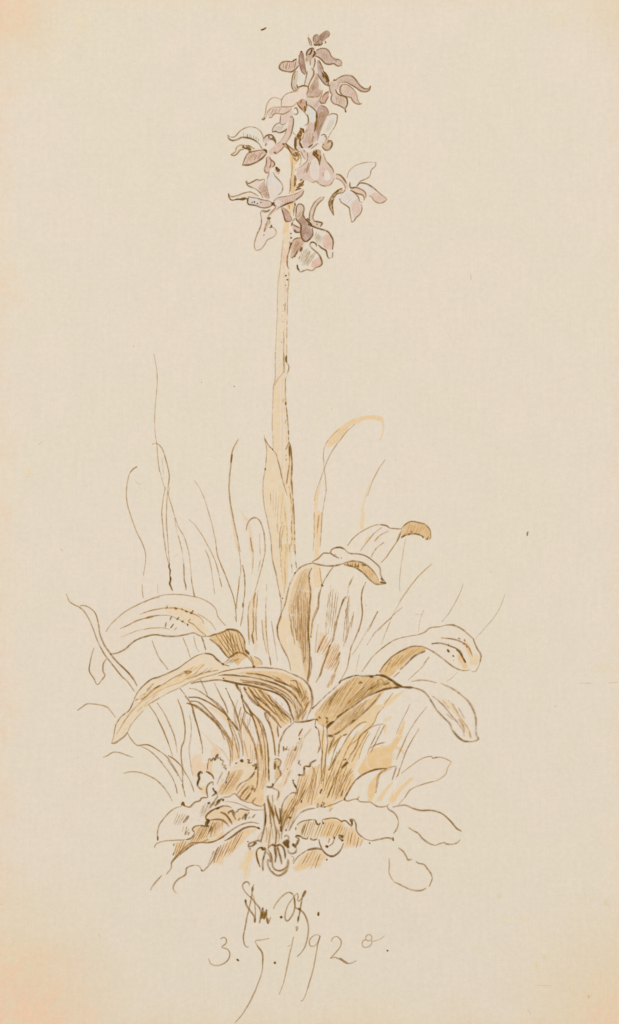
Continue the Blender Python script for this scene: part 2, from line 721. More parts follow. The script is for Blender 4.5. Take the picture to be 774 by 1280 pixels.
f('265,470 300,400 325,390 335,480 325,600 330,774 262,774', (231, 201, 158), .55, 1.5)
k('320,390 305,450 305,515', 2.6, .55, .1)
k('275,460 262,520 260,640 265,774', 1.1, .46, .3)
k('300,520 300,600 305,680 290,740', 1.5, .55, .2)
k('340,370 330,480 322,600 328,774', 1.1, .45, .3)
k('405,420 402,520 405,640 410,774', 1.0, .45, .4)
K('408,320 408,380|370,610 380,700 382,774|445,620 460,700 468,774', .9, .36, .4)
W(280, 770, 120)
f('200,0 270,0 262,120 275,290 245,290 235,220 205,120', (231, 201, 158), .5, 1.5)
f('300,30 335,20 350,180 370,310 345,310 320,180', (231, 203, 162), .5, 1.5)
K('195,0 200,120 205,235|225,140 238,225|245,0 235,120 230,180|262,0 258,110 268,200', 1.2, .5, .3)
k('225,150 240,225', 2, .6)
K('305,30 312,130 330,230 345,300|340,0 338,80 350,200 365,320 380,400|385,45 405,180 432,360', 1.0, .45, .35)
k('370,330 380,400', 1.6, .6)
K('90,0 100,50|155,0 145,40 130,85', 1, .4)

thing('grass_tuft', 'wispy pale grass blades arching up on the right of the stem', 'grass')
W(370, 510, 150)
part('blade', 'broad yellow grass blade with a hooked tip')
f('535,215 550,180 558,120 545,90 500,78 440,82 390,105 350,120 300,190 220,255 195,250 210,205 250,150 320,95 390,60 470,45 540,48 568,75 570,130 560,180', (233, 200, 150), .7, 1.2)
k('380,105 330,150 290,200 245,260 205,335 180,400 155,470 130,540 118,600', 1.0, .46, .2)
k('280,135 230,180 195,230 178,290 180,360 190,450 195,530 180,620 170,700 165,774', 1.0, .44, .3)
f('135,530 165,470 150,560 140,680 165,680 168,774 120,774 115,650 118,590', (233, 203, 158), .65, 1.2)
k('150,690 142,774', 1, .45)
W(390, 640, 150)
f('12,0 65,0 60,120 50,260 60,350 62,480 45,560 20,520 5,400 15,200', (233, 200, 152), .6, 1.4)
K('65,0 60,120 52,230|15,0 15,130 8,250|40,20 35,140', 1.0, .42, .4)
k('50,360 58,420 66,478', 1, .45)
W(370, 510, 150)
part('blade')
f('575,335 530,400 490,470 455,570 440,660 440,774 412,774 420,660 440,580 470,500 520,410', (233, 200, 150), .55, 1.2)
k('575,335 540,385 510,440 480,510 460,570', 1.0, .44, .2)
W(390, 640, 150)
f('318,0 342,0 340,60 335,105 308,110 312,60', (233, 203, 158), .65, 1.2)
f('285,220 310,195 325,220 310,255 285,255', (229, 196, 150), .6, 1.5)
part('blade')
k('605,170 590,250 575,350 565,450 568,515', .9, .34, .2)
part('blade')
k('774,335 700,400 640,470 580,555 545,620 510,690 480,774', .9, .36, .25)
W(500, 680, 150)
k('212,122 170,160 120,210 60,285 0,375', .9, .34, .3)
W(390, 640, 150)
part('blade')
k('585,615 540,650 480,710 420,774', 1.0, .42, .25)
W(370, 740, 120)
k('774,205 700,265 640,325 570,430', 1.0, .42, .3)
W(390, 640, 150)
part('blade')
k('425,640 400,690 360,774', 1.1, .48, .2)
dot('422,648', 1.2, .55)
W(370, 740, 120)
k('665,150 625,220 580,300 540,370 480,470 450,510', .9, .36, .4)
part('blade')
W(370, 740, 120)
k('760,240 730,310 700,390 690,425', .9, .36, .2)
k('530,645 570,590 620,520 700,450 774,400', 1.2, .48, .2)
k('515,500 495,580 485,650', .8, .28, .3)
W(500, 680, 150)
part('blade')
k('155,425 130,490 118,570', .9, .32, .2)
part('blade')
k('410,255 385,320 350,390 310,455 275,497', 1.0, .4, .2)
dot('275,497', 1.2, .5)
part('blade')
k('677,325 650,400 605,475 550,540 482,618', .9, .3, .2)
k('190,730 150,774', .8, .3)
W(470, 760, 140)
part('blade')
k('365,335 330,395 285,440 220,500', .9, .38, .2)
k('565,440 530,480 485,510', .8, .3, .2)

thing('grass_tuft', 'curved grass blades below the left leaf beside the serrated leaves', 'grass')
W(180, 720, 120)
part('blade')
k('65,515 95,600 130,670 170,720 195,755', 1.2, .5, .2, blob=1)
part('blade')
k('315,495 340,560 360,610 376,662', 1.0, .46, .3)
part('blade')
k('402,485 415,550 430,590 450,612', 1.0, .46, .3)
part('blade')
k('465,488 480,530 500,600', 1.8, .66, .2)
W(180, 810, 120)
part('blade')
k('38,455 90,530 130,610 160,680 200,774', 1.3, .52, .15)
W(110, 900, 120)
k('565,0 600,60 640,160 685,295', 1.2, .5, .15)
W(180, 810, 120)
part('blade')
k('105,440 160,520 205,610 240,690 260,774', 1.3, .52, .15)
W(110, 900, 120)
k('637,0 670,70 705,170 720,265', 1.1, .44, .4)
W(180, 810, 120)
part('blade')
k('272,410 300,490 322,580 333,680 315,774', 1.3, .52, .15)
W(210, 870, 100)
k('95,35 130,110 155,220 165,330 160,430 130,510 130,600 150,720 150,774', 1.4, .52, .15)
part('blade')
k('210,185 228,300 218,420 205,510 215,620 240,774', 1.0, .42, .3)
W(180, 810, 120)
part('blade')
k('290,325 340,390 385,460 415,570 440,660 465,774', 1.5, .6, .15)
W(210, 870, 100)
k('165,0 225,80 245,160 280,270 310,380 330,470 335,560', 1.6, .62, .15)
W(80, 830, 120)
part('blade', 'branching blade hanging below the leaf tip at far left')
k('510,550 545,610 590,655 640,650 690,655 774,705', 1.4, .54, .15)
W(110, 900, 120)
k('410,207 470,200 520,215 590,260 640,300 700,390 760,500', 1.4, .54, .15)
k('425,210 500,250 570,315 630,390 680,465 710,540 720,595', 1.4, .52, .15)
k('645,285 700,320 750,370', 1.3, .55)
W(210, 870, 100)
k('0,575 60,610 130,680 180,760', 1.3, .55)
k('0,620 50,690 100,774|'.strip('|'), 1.1, .5)
W(180, 980, 100)
K('300,0 315,50 322,95|370,0 385,60 400,125|455,0 485,75', 1.1, .46, .2)
k('370,0 380,40', 1.7, .62)
W(230, 930, 100)
K('0,265 40,320 80,400 100,465|0,450 15,515', 1.1, .48, .2)
W(110, 900, 120)
k('774,170 755,215 752,300 760,400 765,520 770,560', 1.4, .56, .15)
part('blade', 'short arched stroke standing apart under the far left leaf tip')
k('125,302 160,285 200,262 250,262 300,278 365,302', 1.5, .5, .15)
part('blade')
k('287,430 340,418 400,420 470,440 540,475 600,530 650,595 680,655', 1.6, .52, .15)
W(80, 830, 120)
part('blade', 'arched stroke standing apart at the far left')
k('108,375 150,345 185,322 240,322 300,332 350,350 385,390 418,432', 1.6, .54, .15)

thing('grass_tuft', 'dense tangle of shaded grass blades under the front left leaf', 'grass')
W(210, 870, 100)
part('wash')
f('320,340 370,380 430,440 490,500 520,560 470,580 420,600 410,540 430,500 380,420', PE, .75, 2)
f('230,590 330,560 345,650 380,640 380,774 240,774', (232, 205, 172), .7, 2.5)
f('380,100 450,110 540,170 590,220 620,300 660,420 700,560 680,620 620,640 600,700 600,560 560,430 530,330 640,420 560,260 480,180', (231, 200, 160), .7, 2)
f('700,220 730,280 774,360 774,600 745,560 730,460 690,350', (231, 203, 166), .6, 2)
W(290, 850, 100)
f('100,380 150,470 210,570 240,680 240,774 120,774 100,560', (232, 205, 168), .55, 2.5)
f('180,330 240,350 300,440 345,560 352,774 250,774 250,600 215,430', (231, 202, 162), .7, 2)
f('320,310 380,340 470,430 440,520 430,774 410,774 380,500', (232, 206, 168), .6, 2)
f('120,60 230,60 360,130 420,230 560,350 570,400 470,460 400,350 250,240 170,150', (229, 196, 146), .75, 1.5)
W(180, 810, 120)
part('blade')
k('365,325 420,335 490,375 560,430 640,510 690,580 750,660', 1.5, .6, .15)
part('blade')
k('362,400 420,398 500,425 580,475 660,540 690,580', 1.5, .6, .15)
part('blade')
k('370,430 430,435 500,490 560,560 610,630 660,700 700,770', 1.4, .58, .2)
k('345,440 400,460 470,505 540,570 590,620 625,670 650,740', 2.2, .64, .2)
k('350,445 420,480 500,530 560,580 620,650', 1.2, .52, .3)
part('blade')
k('455,250 480,310 515,385', 1.3, .55, .2)
part('blade')
k('568,280 610,370 650,450 680,520', 1.2, .52, .15)
part('blade')
k('660,325 700,410 735,490 770,600', 1.3, .54, .15, (1, .5))
dot('660,325', 1.3, .6)
W(210, 870, 100)
K('370,0 440,40 520,110 585,205 650,290 700,345', 1.7, .64, .2)
k('195,12 280,12 350,40 440,90 520,140 590,210', 1.5, .58, .2)
k('220,45 300,60 380,130 460,220 540,320 600,410 635,480', 1.4, .58, .2)
k('180,68 260,90 340,140 430,220 490,290 530,340', 2.4, .64, .25)
k('530,340 580,440 605,560 600,680', 1.5, .55, .2)
k('545,330 600,440 625,540 620,650', 1.2, .48, .3)
k('580,210 600,300 640,400 670,520 685,610', 1.4, .55, .2)
k('575,215 590,235', 2.6, .75)
k('660,300 672,325', 2.4, .75)
k('512,0 560,90 580,180', 1.2, .5)
k('590,0 640,90 670,190 690,270 700,320', 1.2, .5)
k('680,350 710,440 725,560 718,590', 1.0, .45, .3)
k('715,0 730,80 750,140 774,170', 2.0, .7, .2)
K('740,150 720,250 705,330|705,110 680,210|715,230 750,310 774,360|735,430 760,540 774,590', 1.1, .46, .2)
W(290, 850, 100)
part('blade')
k('35,30 60,80 90,130 100,180 130,230 170,290 215,400 240,490 270,590 290,680 295,774', 1.7, .66, .2)
k('40,40 65,85', 2.4, .75)
k('92,140 100,185', 2.6, .8, .1)
part('blade')
k('100,180 150,240 180,300 240,360 290,420 320,500 340,600 352,700 352,774', 1.6, .64, .2)
k('110,230 130,300 180,340 210,370', 1.5, .6)
k('170,285 185,320 205,350', 2.6, .8)
part('blade')
k('115,70 150,130 200,190 255,240 310,285 370,330 420,380 460,440 480,462', 1.9, .72, .15)
k('245,235 260,250', 3.2, .85)
dot('120,75 130,90', 1.9, .8)
part('blade')
k('160,70 190,110 230,160 280,200 330,240', 2.4, .78, .15)
k('320,232 340,248', 3.2, .82)
k('330,245 380,290 420,330', 1.5, .65, .2)
k('200,75 260,150 320,210 390,300 430,340', 1.3, .58, .2)
part('blade')
k('350,145 385,200 430,245 480,290 530,340 565,370 572,420', 2.0, .72, .2)
k('420,235 470,285', 2.6, .74, .15)
k('355,150 370,180', 1.3, .6)
part('blade')
k('315,310 325,360 360,420 385,500 405,590 415,670 420,730', 1.9, .7, .15)
k('320,330 345,310 370,350', 1.3, .6)
part('blade')
k('445,430 440,490 455,540', 1.6, .66, .15)
h('240,70 340,110', '300,180 400,240', 6, .9, .45)
h('390,250 480,300', '460,390 540,400', 6, .9, .42)
h('380,280 440,330', '480,400 520,420', 4, 1.0, .5)
K('280,90 300,140|300,110 330,170|425,170 430,200|480,210 490,250|360,350 350,380|370,400 365,440|150,370 155,410|180,375 172,420', .8, .36, .3)
k('0,225 30,310 60,390 85,470 95,560 108,700 105,740', 1.1, .48, .3)
k('0,400 40,460 50,490', 1.8, .66)
k('90,375 130,450 170,520 210,610 235,700 240,774', 1.3, .54, .25)
k('90,260 70,340 60,380', .9, .4)
k('130,290 100,380 85,470', .9, .4)
h('140,400 250,460', '150,520 270,540', 7, .7, .28)
h('20,520 40,774', '60,560 60,774', 3, .8, .3)
K('255,560 245,680|285,480 280,560|340,330 350,370', .8, .35, .3)
W(310, 930, 100)
part('blade')
f('60,0 130,0 200,0 195,120 205,330 170,480 150,600 60,590 40,560 90,430 75,330 100,200 80,160', (229, 198, 152), .75, 2)
f('200,0 258,0 262,120 250,330 245,390 210,370 200,200', (229, 216, 192), .3, 1.5)
K('60,0 75,80 90,190|90,200 95,300 85,430|190,0 195,120 200,200 205,370|255,0 262,110|300,0 300,100', 1.6, .64, .2)
k('200,240 205,350', 2.2, .8, .2)
k('205,120 200,180', 2, .75, .2)
h('160,260 200,240', '110,440 150,470', 5, 1.0, .55)
K('130,0 135,120|110,0 130,100|155,240 130,360', 1, .42, .3)

W(225, 800, 175)
part('blade')
K('375,260 420,330 470,390 520,440 560,485|430,270 480,330 540,380 590,420 612,440|350,265 400,340 450,372 500,402', 1.6, .7, .2)
K('490,300 540,350 590,400 615,420|440,272 500,350 560,450|470,290 530,360 580,440|410,270 450,330 520,400|520,330 560,400 600,450', 1.1, .55, .25)
part('blade')
K('330,260 350,330 390,400 420,470 440,560 450,640|430,440 460,500 485,580 490,700|345,430 380,500 410,560 430,650 435,720 428,800', 1.2, .58, .2)
part('blade')
K('470,400 500,470 520,560 530,640|540,480 545,540|400,400 440,460 462,540 470,620 472,720', 1.3, .62, .2)
K('340,400 330,480 345,560 350,640|320,330 300,420 320,500 345,580|390,410 385,450 375,480|365,400 355,440 350,470|300,380 315,470 340,540', .9, .42, .3)
h('440,600 480,620', '440,760 480,780', 4, .8, .45)
h('380,560 425,640', '380,640 420,720', 3, .8, .36)
h('180,560 260,640', '240,600 290,700', 3, .8, .3)
k('262,430 300,500 325,580 330,650', 1.1, .5, .25)
k('270,440 290,530 285,650', 1.0, .45, .25)
W(362, 875, 200)
part('blade')
K('250,170 215,250 195,330|330,150 270,260 205,430|300,330 250,420 225,480|380,150 330,240 300,300|410,110 340,180 280,230|230,250 200,330|460,120 420,200 390,260', 1.3, .55, .25)
h('190,350 300,330', '140,480 250,470', 9, 1.0, .55, .2)
h('110,320 180,330', '80,460 130,480', 5, 1.0, .55, .2)
k('285,300 262,318 252,332', 3.2, .8, .1)
k('210,520 190,540|'.strip('|'), 1.0, .4)

thing('grass_tuft', 'yellow washed grass blades fanning out under the right leaves', 'grass')
W(380, 880, 100)
part('wash')
f('165,110 230,60 500,0 690,0 774,0 740,60 690,170 640,260 600,370 540,520 500,620 440,700 330,774 215,774 215,560 225,400 215,220', (231, 201, 150), .72, 2)
f('140,150 190,110 215,200 218,330 205,560 195,774 150,774 160,560 165,420 145,300', (232, 205, 160), .7, 1.5)
f('225,540 300,420 400,300 440,290 380,400 300,560 235,680', (228, 218, 196), .4, 1.6)
f('440,280 520,230 590,180 610,185 540,260 470,330', (229, 218, 196), .35, 1.5)
f('580,400 640,320 740,220 720,280 650,380 590,470 555,470', (229, 218, 196), .6, 1.5)
f('520,645 560,560 640,455 774,398 774,625 690,640 600,670 540,690', (230, 196, 142), .85, 1.6)
W(480, 830, 120)
f('0,300 60,260 165,212 120,265 40,340 0,350', (232, 203, 156), .75, 1.6)
f('0,440 60,418 60,440 0,476', (232, 205, 160), .7, 1.5)
f('0,774 0,664 60,640 110,545 162,452 172,470 150,560 110,650 160,690 165,715 90,690 78,774', (231, 197, 146), .85, 1.4)
f('0,480 25,490 15,550 0,570', (231, 197, 146), .7, 1.4)
W(460, 920, 120)
f('0,130 60,90 140,80 190,50 230,0 282,0 240,82 295,130 290,155 235,100 205,130 190,250 100,270 0,255', (230, 196, 142), .85, 1.6)
f('0,540 0,400 60,320 130,270 170,262 90,335 60,470 30,530', (231, 197, 144), .8, 1.6)
f('60,520 120,440 200,370 155,450 112,522 85,535', (232, 200, 150), .75, 1.6)
f('165,535 200,450 300,370 345,325 368,345 280,440 210,540', (233, 200, 152), .75, 1.6)
W(380, 880, 100)
part('blade')
k('115,150 110,215 140,250 150,330 158,390 150,440 130,475', 1.5, .66, .2)
k('110,215 125,235', 2.2, .8)
k('185,190 190,260 180,350 180,450 170,560 168,774', 1.3, .56, .2)
k('225,170 225,300 230,380 210,500 205,620 190,740', 1.3, .56, .2)
dot('183,738 180,742 130,150 122,145', 1.0, .7)
part('blade')
k('605,172 560,180 500,225 460,270 430,310 400,360 360,430', 1.5, .56, .15)
k('375,305 420,290', 2.2, .6, .1)
k('370,310 330,340 280,400 250,450 240,490', 1.2, .5, .2)
k('360,430 310,520 260,600 245,640', 2.6, .5, .25)
k('350,450 300,540 255,630', 1.6, .5, .3)
part('blade')
k('774,190 700,205 640,230 580,270 540,310 520,370 490,440 440,500', 1.4, .52, .15)
k('540,315 510,400 480,460', 1.9, .5, .25)
k('510,400 440,520 380,600 330,690', 1.2, .46, .3)
part('blade')
k('740,205 710,270 670,360 640,410 610,490', 1.0, .42, .2)
k('640,280 590,360 550,460 530,540', 1.1, .46, .2)
part('blade')
k('774,25 710,100 690,160 660,210', 1.1, .48, .2)
k('774,375 700,395 640,430', 1.0, .46, .2)
part('blade')
k('765,625 700,635 620,660 540,705 500,740 475,774', 2.0, .66, .15)
K('375,615 400,590 420,560|385,600 415,575', 3.0, .85)
K('380,545 410,530 400,545', 1.8, .6)
h('300,500 440,560', '210,774 300,774', 6, 1.1, .5, cut=.2)
h('420,600 500,680', '300,774 400,774', 6, 1.0, .48, cut=.2)
K('300,340 260,400 230,470|340,330 280,420|270,380 240,440|300,310 250,390', 1.5, .58, .2)
h('560,60 600,50', '370,230 400,220', 4, .9, .42)
W(310, 930, 100)
part('blade')
K('700,0 720,80 715,200 715,330|770,0 750,150 730,280 720,350|690,20 680,80', 1.3, .52, .2)
f('600,220 650,210 700,200 720,330 690,500 660,590 600,600 480,660 400,774 310,774 330,640 400,500 470,470 480,400 470,340 540,300', (229, 197, 150), .75, 1.6)
k('625,215 640,280 620,390 600,480 580,570', 1.9, .6, .2)
k('640,230 660,330 640,450 610,590', 1.3, .52, .2)
h('480,330 600,300', '400,690 500,560', 6, 1.2, .6, cut=.1)
h('560,320 620,380', '420,640 520,570', 4, 1.1, .58)
k('500,560 440,610 390,700 340,774', 1.3, .58)
h('430,520 500,580', '320,730 400,760', 6, 1.1, .56, cut=.1)
k('560,440 500,550', 1.6, .66)
k('520,540 515,570', 2.2, .75)
W(400, 960, 100)
f('0,300 0,0 300,0 340,110 260,270 180,320 130,340 95,430 80,350', (230, 199, 150), .8, 1.6)
h('30,0 330,70', '0,270 230,280', 14, 1.1, .55, cut=.2)
K('80,20 100,5|0,250 20,200|70,290 120,170|205,275 225,210', 2, .75)
K('600,20 560,80 548,150 542,235|650,0 620,30|740,0 715,70 700,120|770,0 760,60 735,95', 1.2, .5, .2)
h('640,0 700,10', '560,70 580,60', 3, .8, .36)
dot('540,235', 1.1, .6)
W(480, 830, 120)
part('blade')
k('212,320 180,390 140,470 100,560|'.strip('|'), 1.0, .42, .2)
k('75,230 30,290 0,330', 1.0, .42, .2)
part('blade')
k('350,340 310,390 250,470 200,550 160,640 120,730 100,774', 1.1, .46, .15)
part('blade')
k('285,520 240,590 190,680 155,774', 1.0, .4, .25)
W(460, 920, 120)
k('310,0 270,90 225,185', .9, .36, .3)
k('375,0 310,120 285,190 255,270 235,325', 1.1, .46, .2)
part('blade')
k('0,292 50,272 105,265 150,262', 2.0, .7, .15)
k('130,265 160,258 195,248 225,245 215,290 195,355', 1.6, .5, .2)
k('140,265 95,310 80,380 68,455', 1.3, .48, .2)
k('0,110 50,75 140,48', 1.0, .44, .2)
k('60,0 25,70', .9, .4)


# ================================================================== the orchid
thing('orchid_plant', 'tall orchid drawn in brown pen with mauve flower spike and arching leaves', 'orchid')

# ---- stem
part('stem')
W()
f('354,290 351.8,323 348,349 346.6,380 345.3,417 344,456 343.5,475 341.7,484 341,505 340.5,531 341,562 345,570 352,606 358,625 362,660 360,690 352,752 356,765 358.5,745 361,720 366,690 369,690 368,640 366,606 365.5,586 364,566 361,550 360,530 358,505 357.5,475 358.5,446 359,417 359.3,380 361,352 361,339 360,326 362,306 363,288', (231, 207, 166), .6, 1.2)
f('351.5,318 348.6,349 347.4,380 346,417 345,456 344.5,470 355,464 354.6,440 355.5,400 357,380 358,352 358,320 357,306 353,306', YP, .4, 1)
f('357,372 358.6,372 358,400 356,440 354.5,466 352.5,466 354,440 354.5,410', YE, .55, 1)
f('342,486 350,475 354,466 355,490 355.5,530 354,545 355,590 352,606 347,580 343,562 341.6,531', YP, .75, 1)
f('351,500 356.5,490 357.5,520 357,550 354,600 352.5,606 351,560 350.5,530', YE, .6, 1.2)
f('362,556 364.5,570 365,606 367,640 368.5,690 366,690 363,650 361,600', YE, .7, 1)
f('349,620 357,628 361,660 361,700 358.5,735 355,752 352.5,735 351,690 349.5,660', YE, .6, 1.2)
f('353,306 360,318 360.5,336 357,345 353,340 352,322', (226, 190, 164), .6, 1.4)
f('362,190 372,186 374,200 368,209 370,225 368,240 364,252 362,262 361,275 356,292 353,292 358,262 363,240 364,215', YE, .85, .8)
f('366,218 369,218 369,240 364,242 363,232', (214, 170, 105), .6, .8)
f('359,250 366,246 367,258 362,275 361,290 357,290', (230, 196, 142), .75, .8)
f('352,330 358,330 358.5,380 357,440 355,480 356,540 355,600 351,600 350,540 350.5,480 352,440 354,380', (228, 192, 138), .45, 3)
W(320, 300, 100.4)
k('262,0 245,180 217,370 206,600 206,740 196,900 190,1050 186,1280', .9, .3, .3)
k('252,60 240,230 222,400', .7, .22, .3)
k('330,50 322,100 305,160 303,240 322,285', 1.5, .72, .2)
k('318,400 308,520 303,640 300,760 298,900 297,1000 296,1120 290,1150', .9, .42, .6)
k('318,300 316,400 310,480', 1.0, .45, .4)
k('290,600 280,640 280,690', 1.0, .5, .3)
k('268,900 268,960 266,1100 270,1280', 1.3, .42, .3)
k('296,1110 290,1150 298,1185', 1.9, .72)
k('298,1185 318,1215 316,1250 305,1270', 1.0, .5, .2)
dot('288,340 290,345', 1.4, .85)
dot('300,382 306,383', 1.2, .8)
dot('287,432 288,437', .9, .6)
dot('265,627 259,686 254,732 260,787 265,890 249,985', .8, .6)
k('300,460 296,500|286,545 282,570'.split('|')[0], .8, .4)
W(310, 440, 100.4)
k('262,0 262,270 247,340 241,500 236,620 234,740 240,800 243,930', 1.0, .38, .4)
k('350,190 320,225 285,270 258,325', .9, .3)
k('345,0 350,100 352,190', 1.3, .4, .2)
k('372,40 370,70 374,100', 2, .75)
k('376,105 396,145 388,185 375,230 362,270 360,330', 1.0, .5, .5)
k('360,300 362,400 366,480', 1.2, .6, .3)
k('366,480 366,515', 1.9, .85)
k('368,515 380,620 384,680 390,740 392,830 395,880', 1.3, .72, .5)
k('345,450 335,490|370,650 358,690'.split('|')[0], .8, .4)
k('372,648 356,690', .8, .45)
k('395,860 410,910 420,1000 424,1100 420,1200 414,1280', 1.6, .75, .3)
k('395,870 375,920 366,940', 1.0, .55)
k('398,900 402,960 398,1000', 1.7, .7)
k('402,1000 395,1120 385,1190 375,1270', 1.0, .6, .3)
dot('367,935 369,1035 369,1042', .9, .6)
W(270, 540, 150)
k('475,90 490,190 488,300 494,400 500,480 506,600 510,774', 1.5, .72, .45)
k('472,95 476,160', 1.6, .7)
k('466,240 460,300 452,340', 1, .5)
k('470,350 484,430 494,520 486,610 490,690 476,774', 1.1, .5, .5)
k('430,580 415,640 408,760', 1, .45, .3)
k('440,480 450,560 460,660 458,774', .9, .35, .4)
dot('452,105 453,180 452,150', .8, .6)
dot('502,480 505,590 507,690', 1.0, .75)
W(270, 680, 120)
k('635,0 640,60 642,120 650,195', 1.5, .66, .5)
k('590,0 596,60 606,130 612,180 615,235', 1.0, .55, .6)
k('518,0 522,120 528,220 540,320', .9, .38, .5)
k('560,0 562,90 556,180 560,300 548,400', .9, .34, .6)
dot('537,438', 1.3, .85)
# spike axis inside the flowers
W(340, 30, 100)
f('372,335 412,330 415,370 400,440 370,435', (214, 178, 120), .9, .8)
k('415,330 416,370 402,432', 1.6, .7)
k('372,345 370,400', 1.3, .6)
f('345,450 400,445 407,490 380,545 355,605 312,598 332,515', (231, 200, 150), .85, .8)
k('385,430 404,450 405,490 385,530 365,565 352,605 350,630', 1.8, .72)
k('345,455 330,520 314,592', 1.2, .6, .2)
k('240,612 290,602 340,605', 1.3, .6)
W(280, 140, 100)
k('660,440 660,540 650,640 640,770', 1.1, .5, .3)
k('730,400 745,440 742,500 730,520', 1.2, .6, .3)
K('590,300 630,330 660,355 690,370|580,330 615,350 650,395 665,425|600,300 625,350 640,380', 1.5, .75)
f('590,295 625,325 665,355 700,380 690,410 660,410 620,360 585,325', (196, 150, 105), .8, .8)
f('660,400 690,380 735,400 730,450 700,440 670,430', (190, 145, 90), .8, .8)
K('670,400 690,430 710,405 730,440|690,385 715,430|665,430 700,470 730,440|700,395 735,380', 1.7, .8, .2)
K('685,615 690,640 680,660|685,670 690,700 680,720|700,640 695,680', 1.9, .75, .2)
K('705,735 730,720 760,690 774,660|690,760 720,745 750,740|720,700 745,690', 1.8, .8)
dot('690,450 705,480 680,540 720,460 695,560', 1.0, .65)
W(280, 215, 100)
K('690,30 690,60 684,100|680,110 690,125|720,130 745,120 765,95|735,85 760,70|745,140 774,120', 1.9, .78)
f('690,140 720,110 760,80 774,85 774,110 740,150 700,180', (212, 168, 104), .8, .8)
k('642,60 640,160 632,210', 1.0, .5)
K('685,290 690,320 680,350 675,390 672,430|630,320 634,360', 1.5, .75, .4)
k('685,300 690,330', 1.8, .8)
dot('648,595 650,635 652,640', 1.4, .85)
K('640,670 632,700|645,700 640,740', 1.2, .6, .3)

HATCH[:] = [.9, 1.3]
LINE[:] = [1.0, 1.1]
SOFT[0] = .6
W(320, 90, 100)
f('480,240 560,130 620,200 700,205 690,300 640,330 600,460 580,640 560,720 470,740 440,660 480,560 500,440 480,330', (207, 182, 168), .55, 2.5)
W(340, 30, 100)
f('320,320 420,300 440,480 480,640 400,700 330,700 310,600 330,480', (214, 192, 178), .4, 2.5)
# ---- flower: topmost bud
part('flower', 'small mauve bud at the very tip of the spike')
W(340, 30, 100)
sub('petal')
f('398,175 402,125 430,102 455,115 500,78 540,64 562,88 548,122 508,150 482,188 450,207 408,204', MD, .85, .8)
k('398,170 403,125 432,102 456,116', 1.2, .55)
K('455,118 500,80 535,66 560,82|562,90 548,120 515,145 500,170|455,125 450,160 420,195|480,100 470,140 455,160|520,75 500,120 480,150', .9, .45, .2)
K('405,195 420,206 440,203|450,185 470,205 490,185 480,178|430,190 450,208 475,200|515,165 522,178 512,186', 1.4, .75)
K('440,165 455,180|470,150 490,160', 1.2, .6)
sub('petal')
f('350,130 356,160 368,205 390,215 386,180 366,135', M2, .9, .7)
K('350,120 356,165 372,208|360,135 382,175 388,215', 1.0, .5)
k('352,98 354,112', .8, .3)

# ---- flower: uppermost open one
part('flower', 'uppermost open mauve flower with a petal out to each side')
sub('petal')
f('420,300 428,250 480,235 535,247 558,275 575,310 610,337 650,345 675,368 668,395 640,408 600,386 555,388 515,378 480,348 450,320', M2, .9, .8)
k('428,255 480,235 530,243 556,270 575,312 610,337 655,348 676,372 672,412', 1.4, .62, .15)
k('668,398 642,410 600,384 555,390 515,380 480,345 450,320 420,308', 1.7, .72, .15)
h('470,260 545,300', '480,330 590,375', 6, .7, .3)
k('610,345 630,365', .9, .4)
sub('hood')
f('325,330 335,275 370,238 402,240 415,275 408,325 380,345 340,370 320,355', (196, 168, 152), .85, .8)
k('332,305 342,265 372,238 402,235 408,250', 1.6, .75)
K('385,255 375,285 355,300|390,240 380,270|405,260 418,285 402,312|410,290 395,325', 2.0, .88)
k('330,345 345,335', 1.1, .5)
sub('petal')
f('72,420 78,388 105,370 145,362 190,365 215,350 240,340 262,365 260,400 232,432 190,462 140,456 95,445', (211, 180, 162), .8, .8)
k('190,366 140,362 100,370 78,395 72,425 95,446 140,458 190,462 225,440 262,402', 1.7, .7, .15)
k('190,366 220,348 240,338', 1.8, .8)
h('105,385 240,360', '100,440 220,440', 8, .9, .5)
sub('petal')
f('262,320 272,265 292,258 306,320 318,410 336,478 320,492 290,465 268,400', MD, .9, .8)
K('280,262 300,285 312,360 325,440 338,480|262,300 266,380 288,460 318,492', 1.2, .6)
k('282,262 290,275', 2, .8)
h('275,300 290,450', '300,330 325,470', 5, .7, .35)
sub('petal')
f('322,400 345,375 370,385 372,430 345,450 325,435', WH, .9, .7)
sub('petal')
f('190,580 200,490 235,450 258,452 252,520 238,590 252,632 215,642 195,615', (205, 186, 168), .8, .8)
K('232,455 205,490 192,560 194,610 215,645 250,632|238,585 250,615 258,630', 1.3, .62)
f('258,455 300,480 328,500 316,580 275,605 245,605 240,590 252,520', WH, .7, .8)
K('225,480 215,540|212,600 240,640', .8, .4)
sub('petal')
f('440,345 466,352 490,420 512,470 552,540 546,592 510,576 470,532 446,482 436,420', (190, 164, 156), .9, .8)
K('440,480 470,530 510,580 550,602|452,352 480,400 500,450', 1.6, .68)
K('495,455 520,480 535,505 552,535|500,480 530,540|515,500 540,560|490,470 505,520|548,540 520,565', 1.8, .78)
h('450,390 480,500', '475,420 520,560', 5, .8, .45)
sub('petal')
f('352,640 372,600 405,545 430,470 448,490 455,560 458,630 484,640 460,692 400,706 338,706 322,660', (196, 164, 152), .85, .9)
k('340,706 400,708 455,695 475,660', 1.4, .55, .2)
h('430,500 450,600', '370,600 360,700', 7, .7, .35)
K('352,625 350,650 330,680|400,600 395,640', 1, .5)

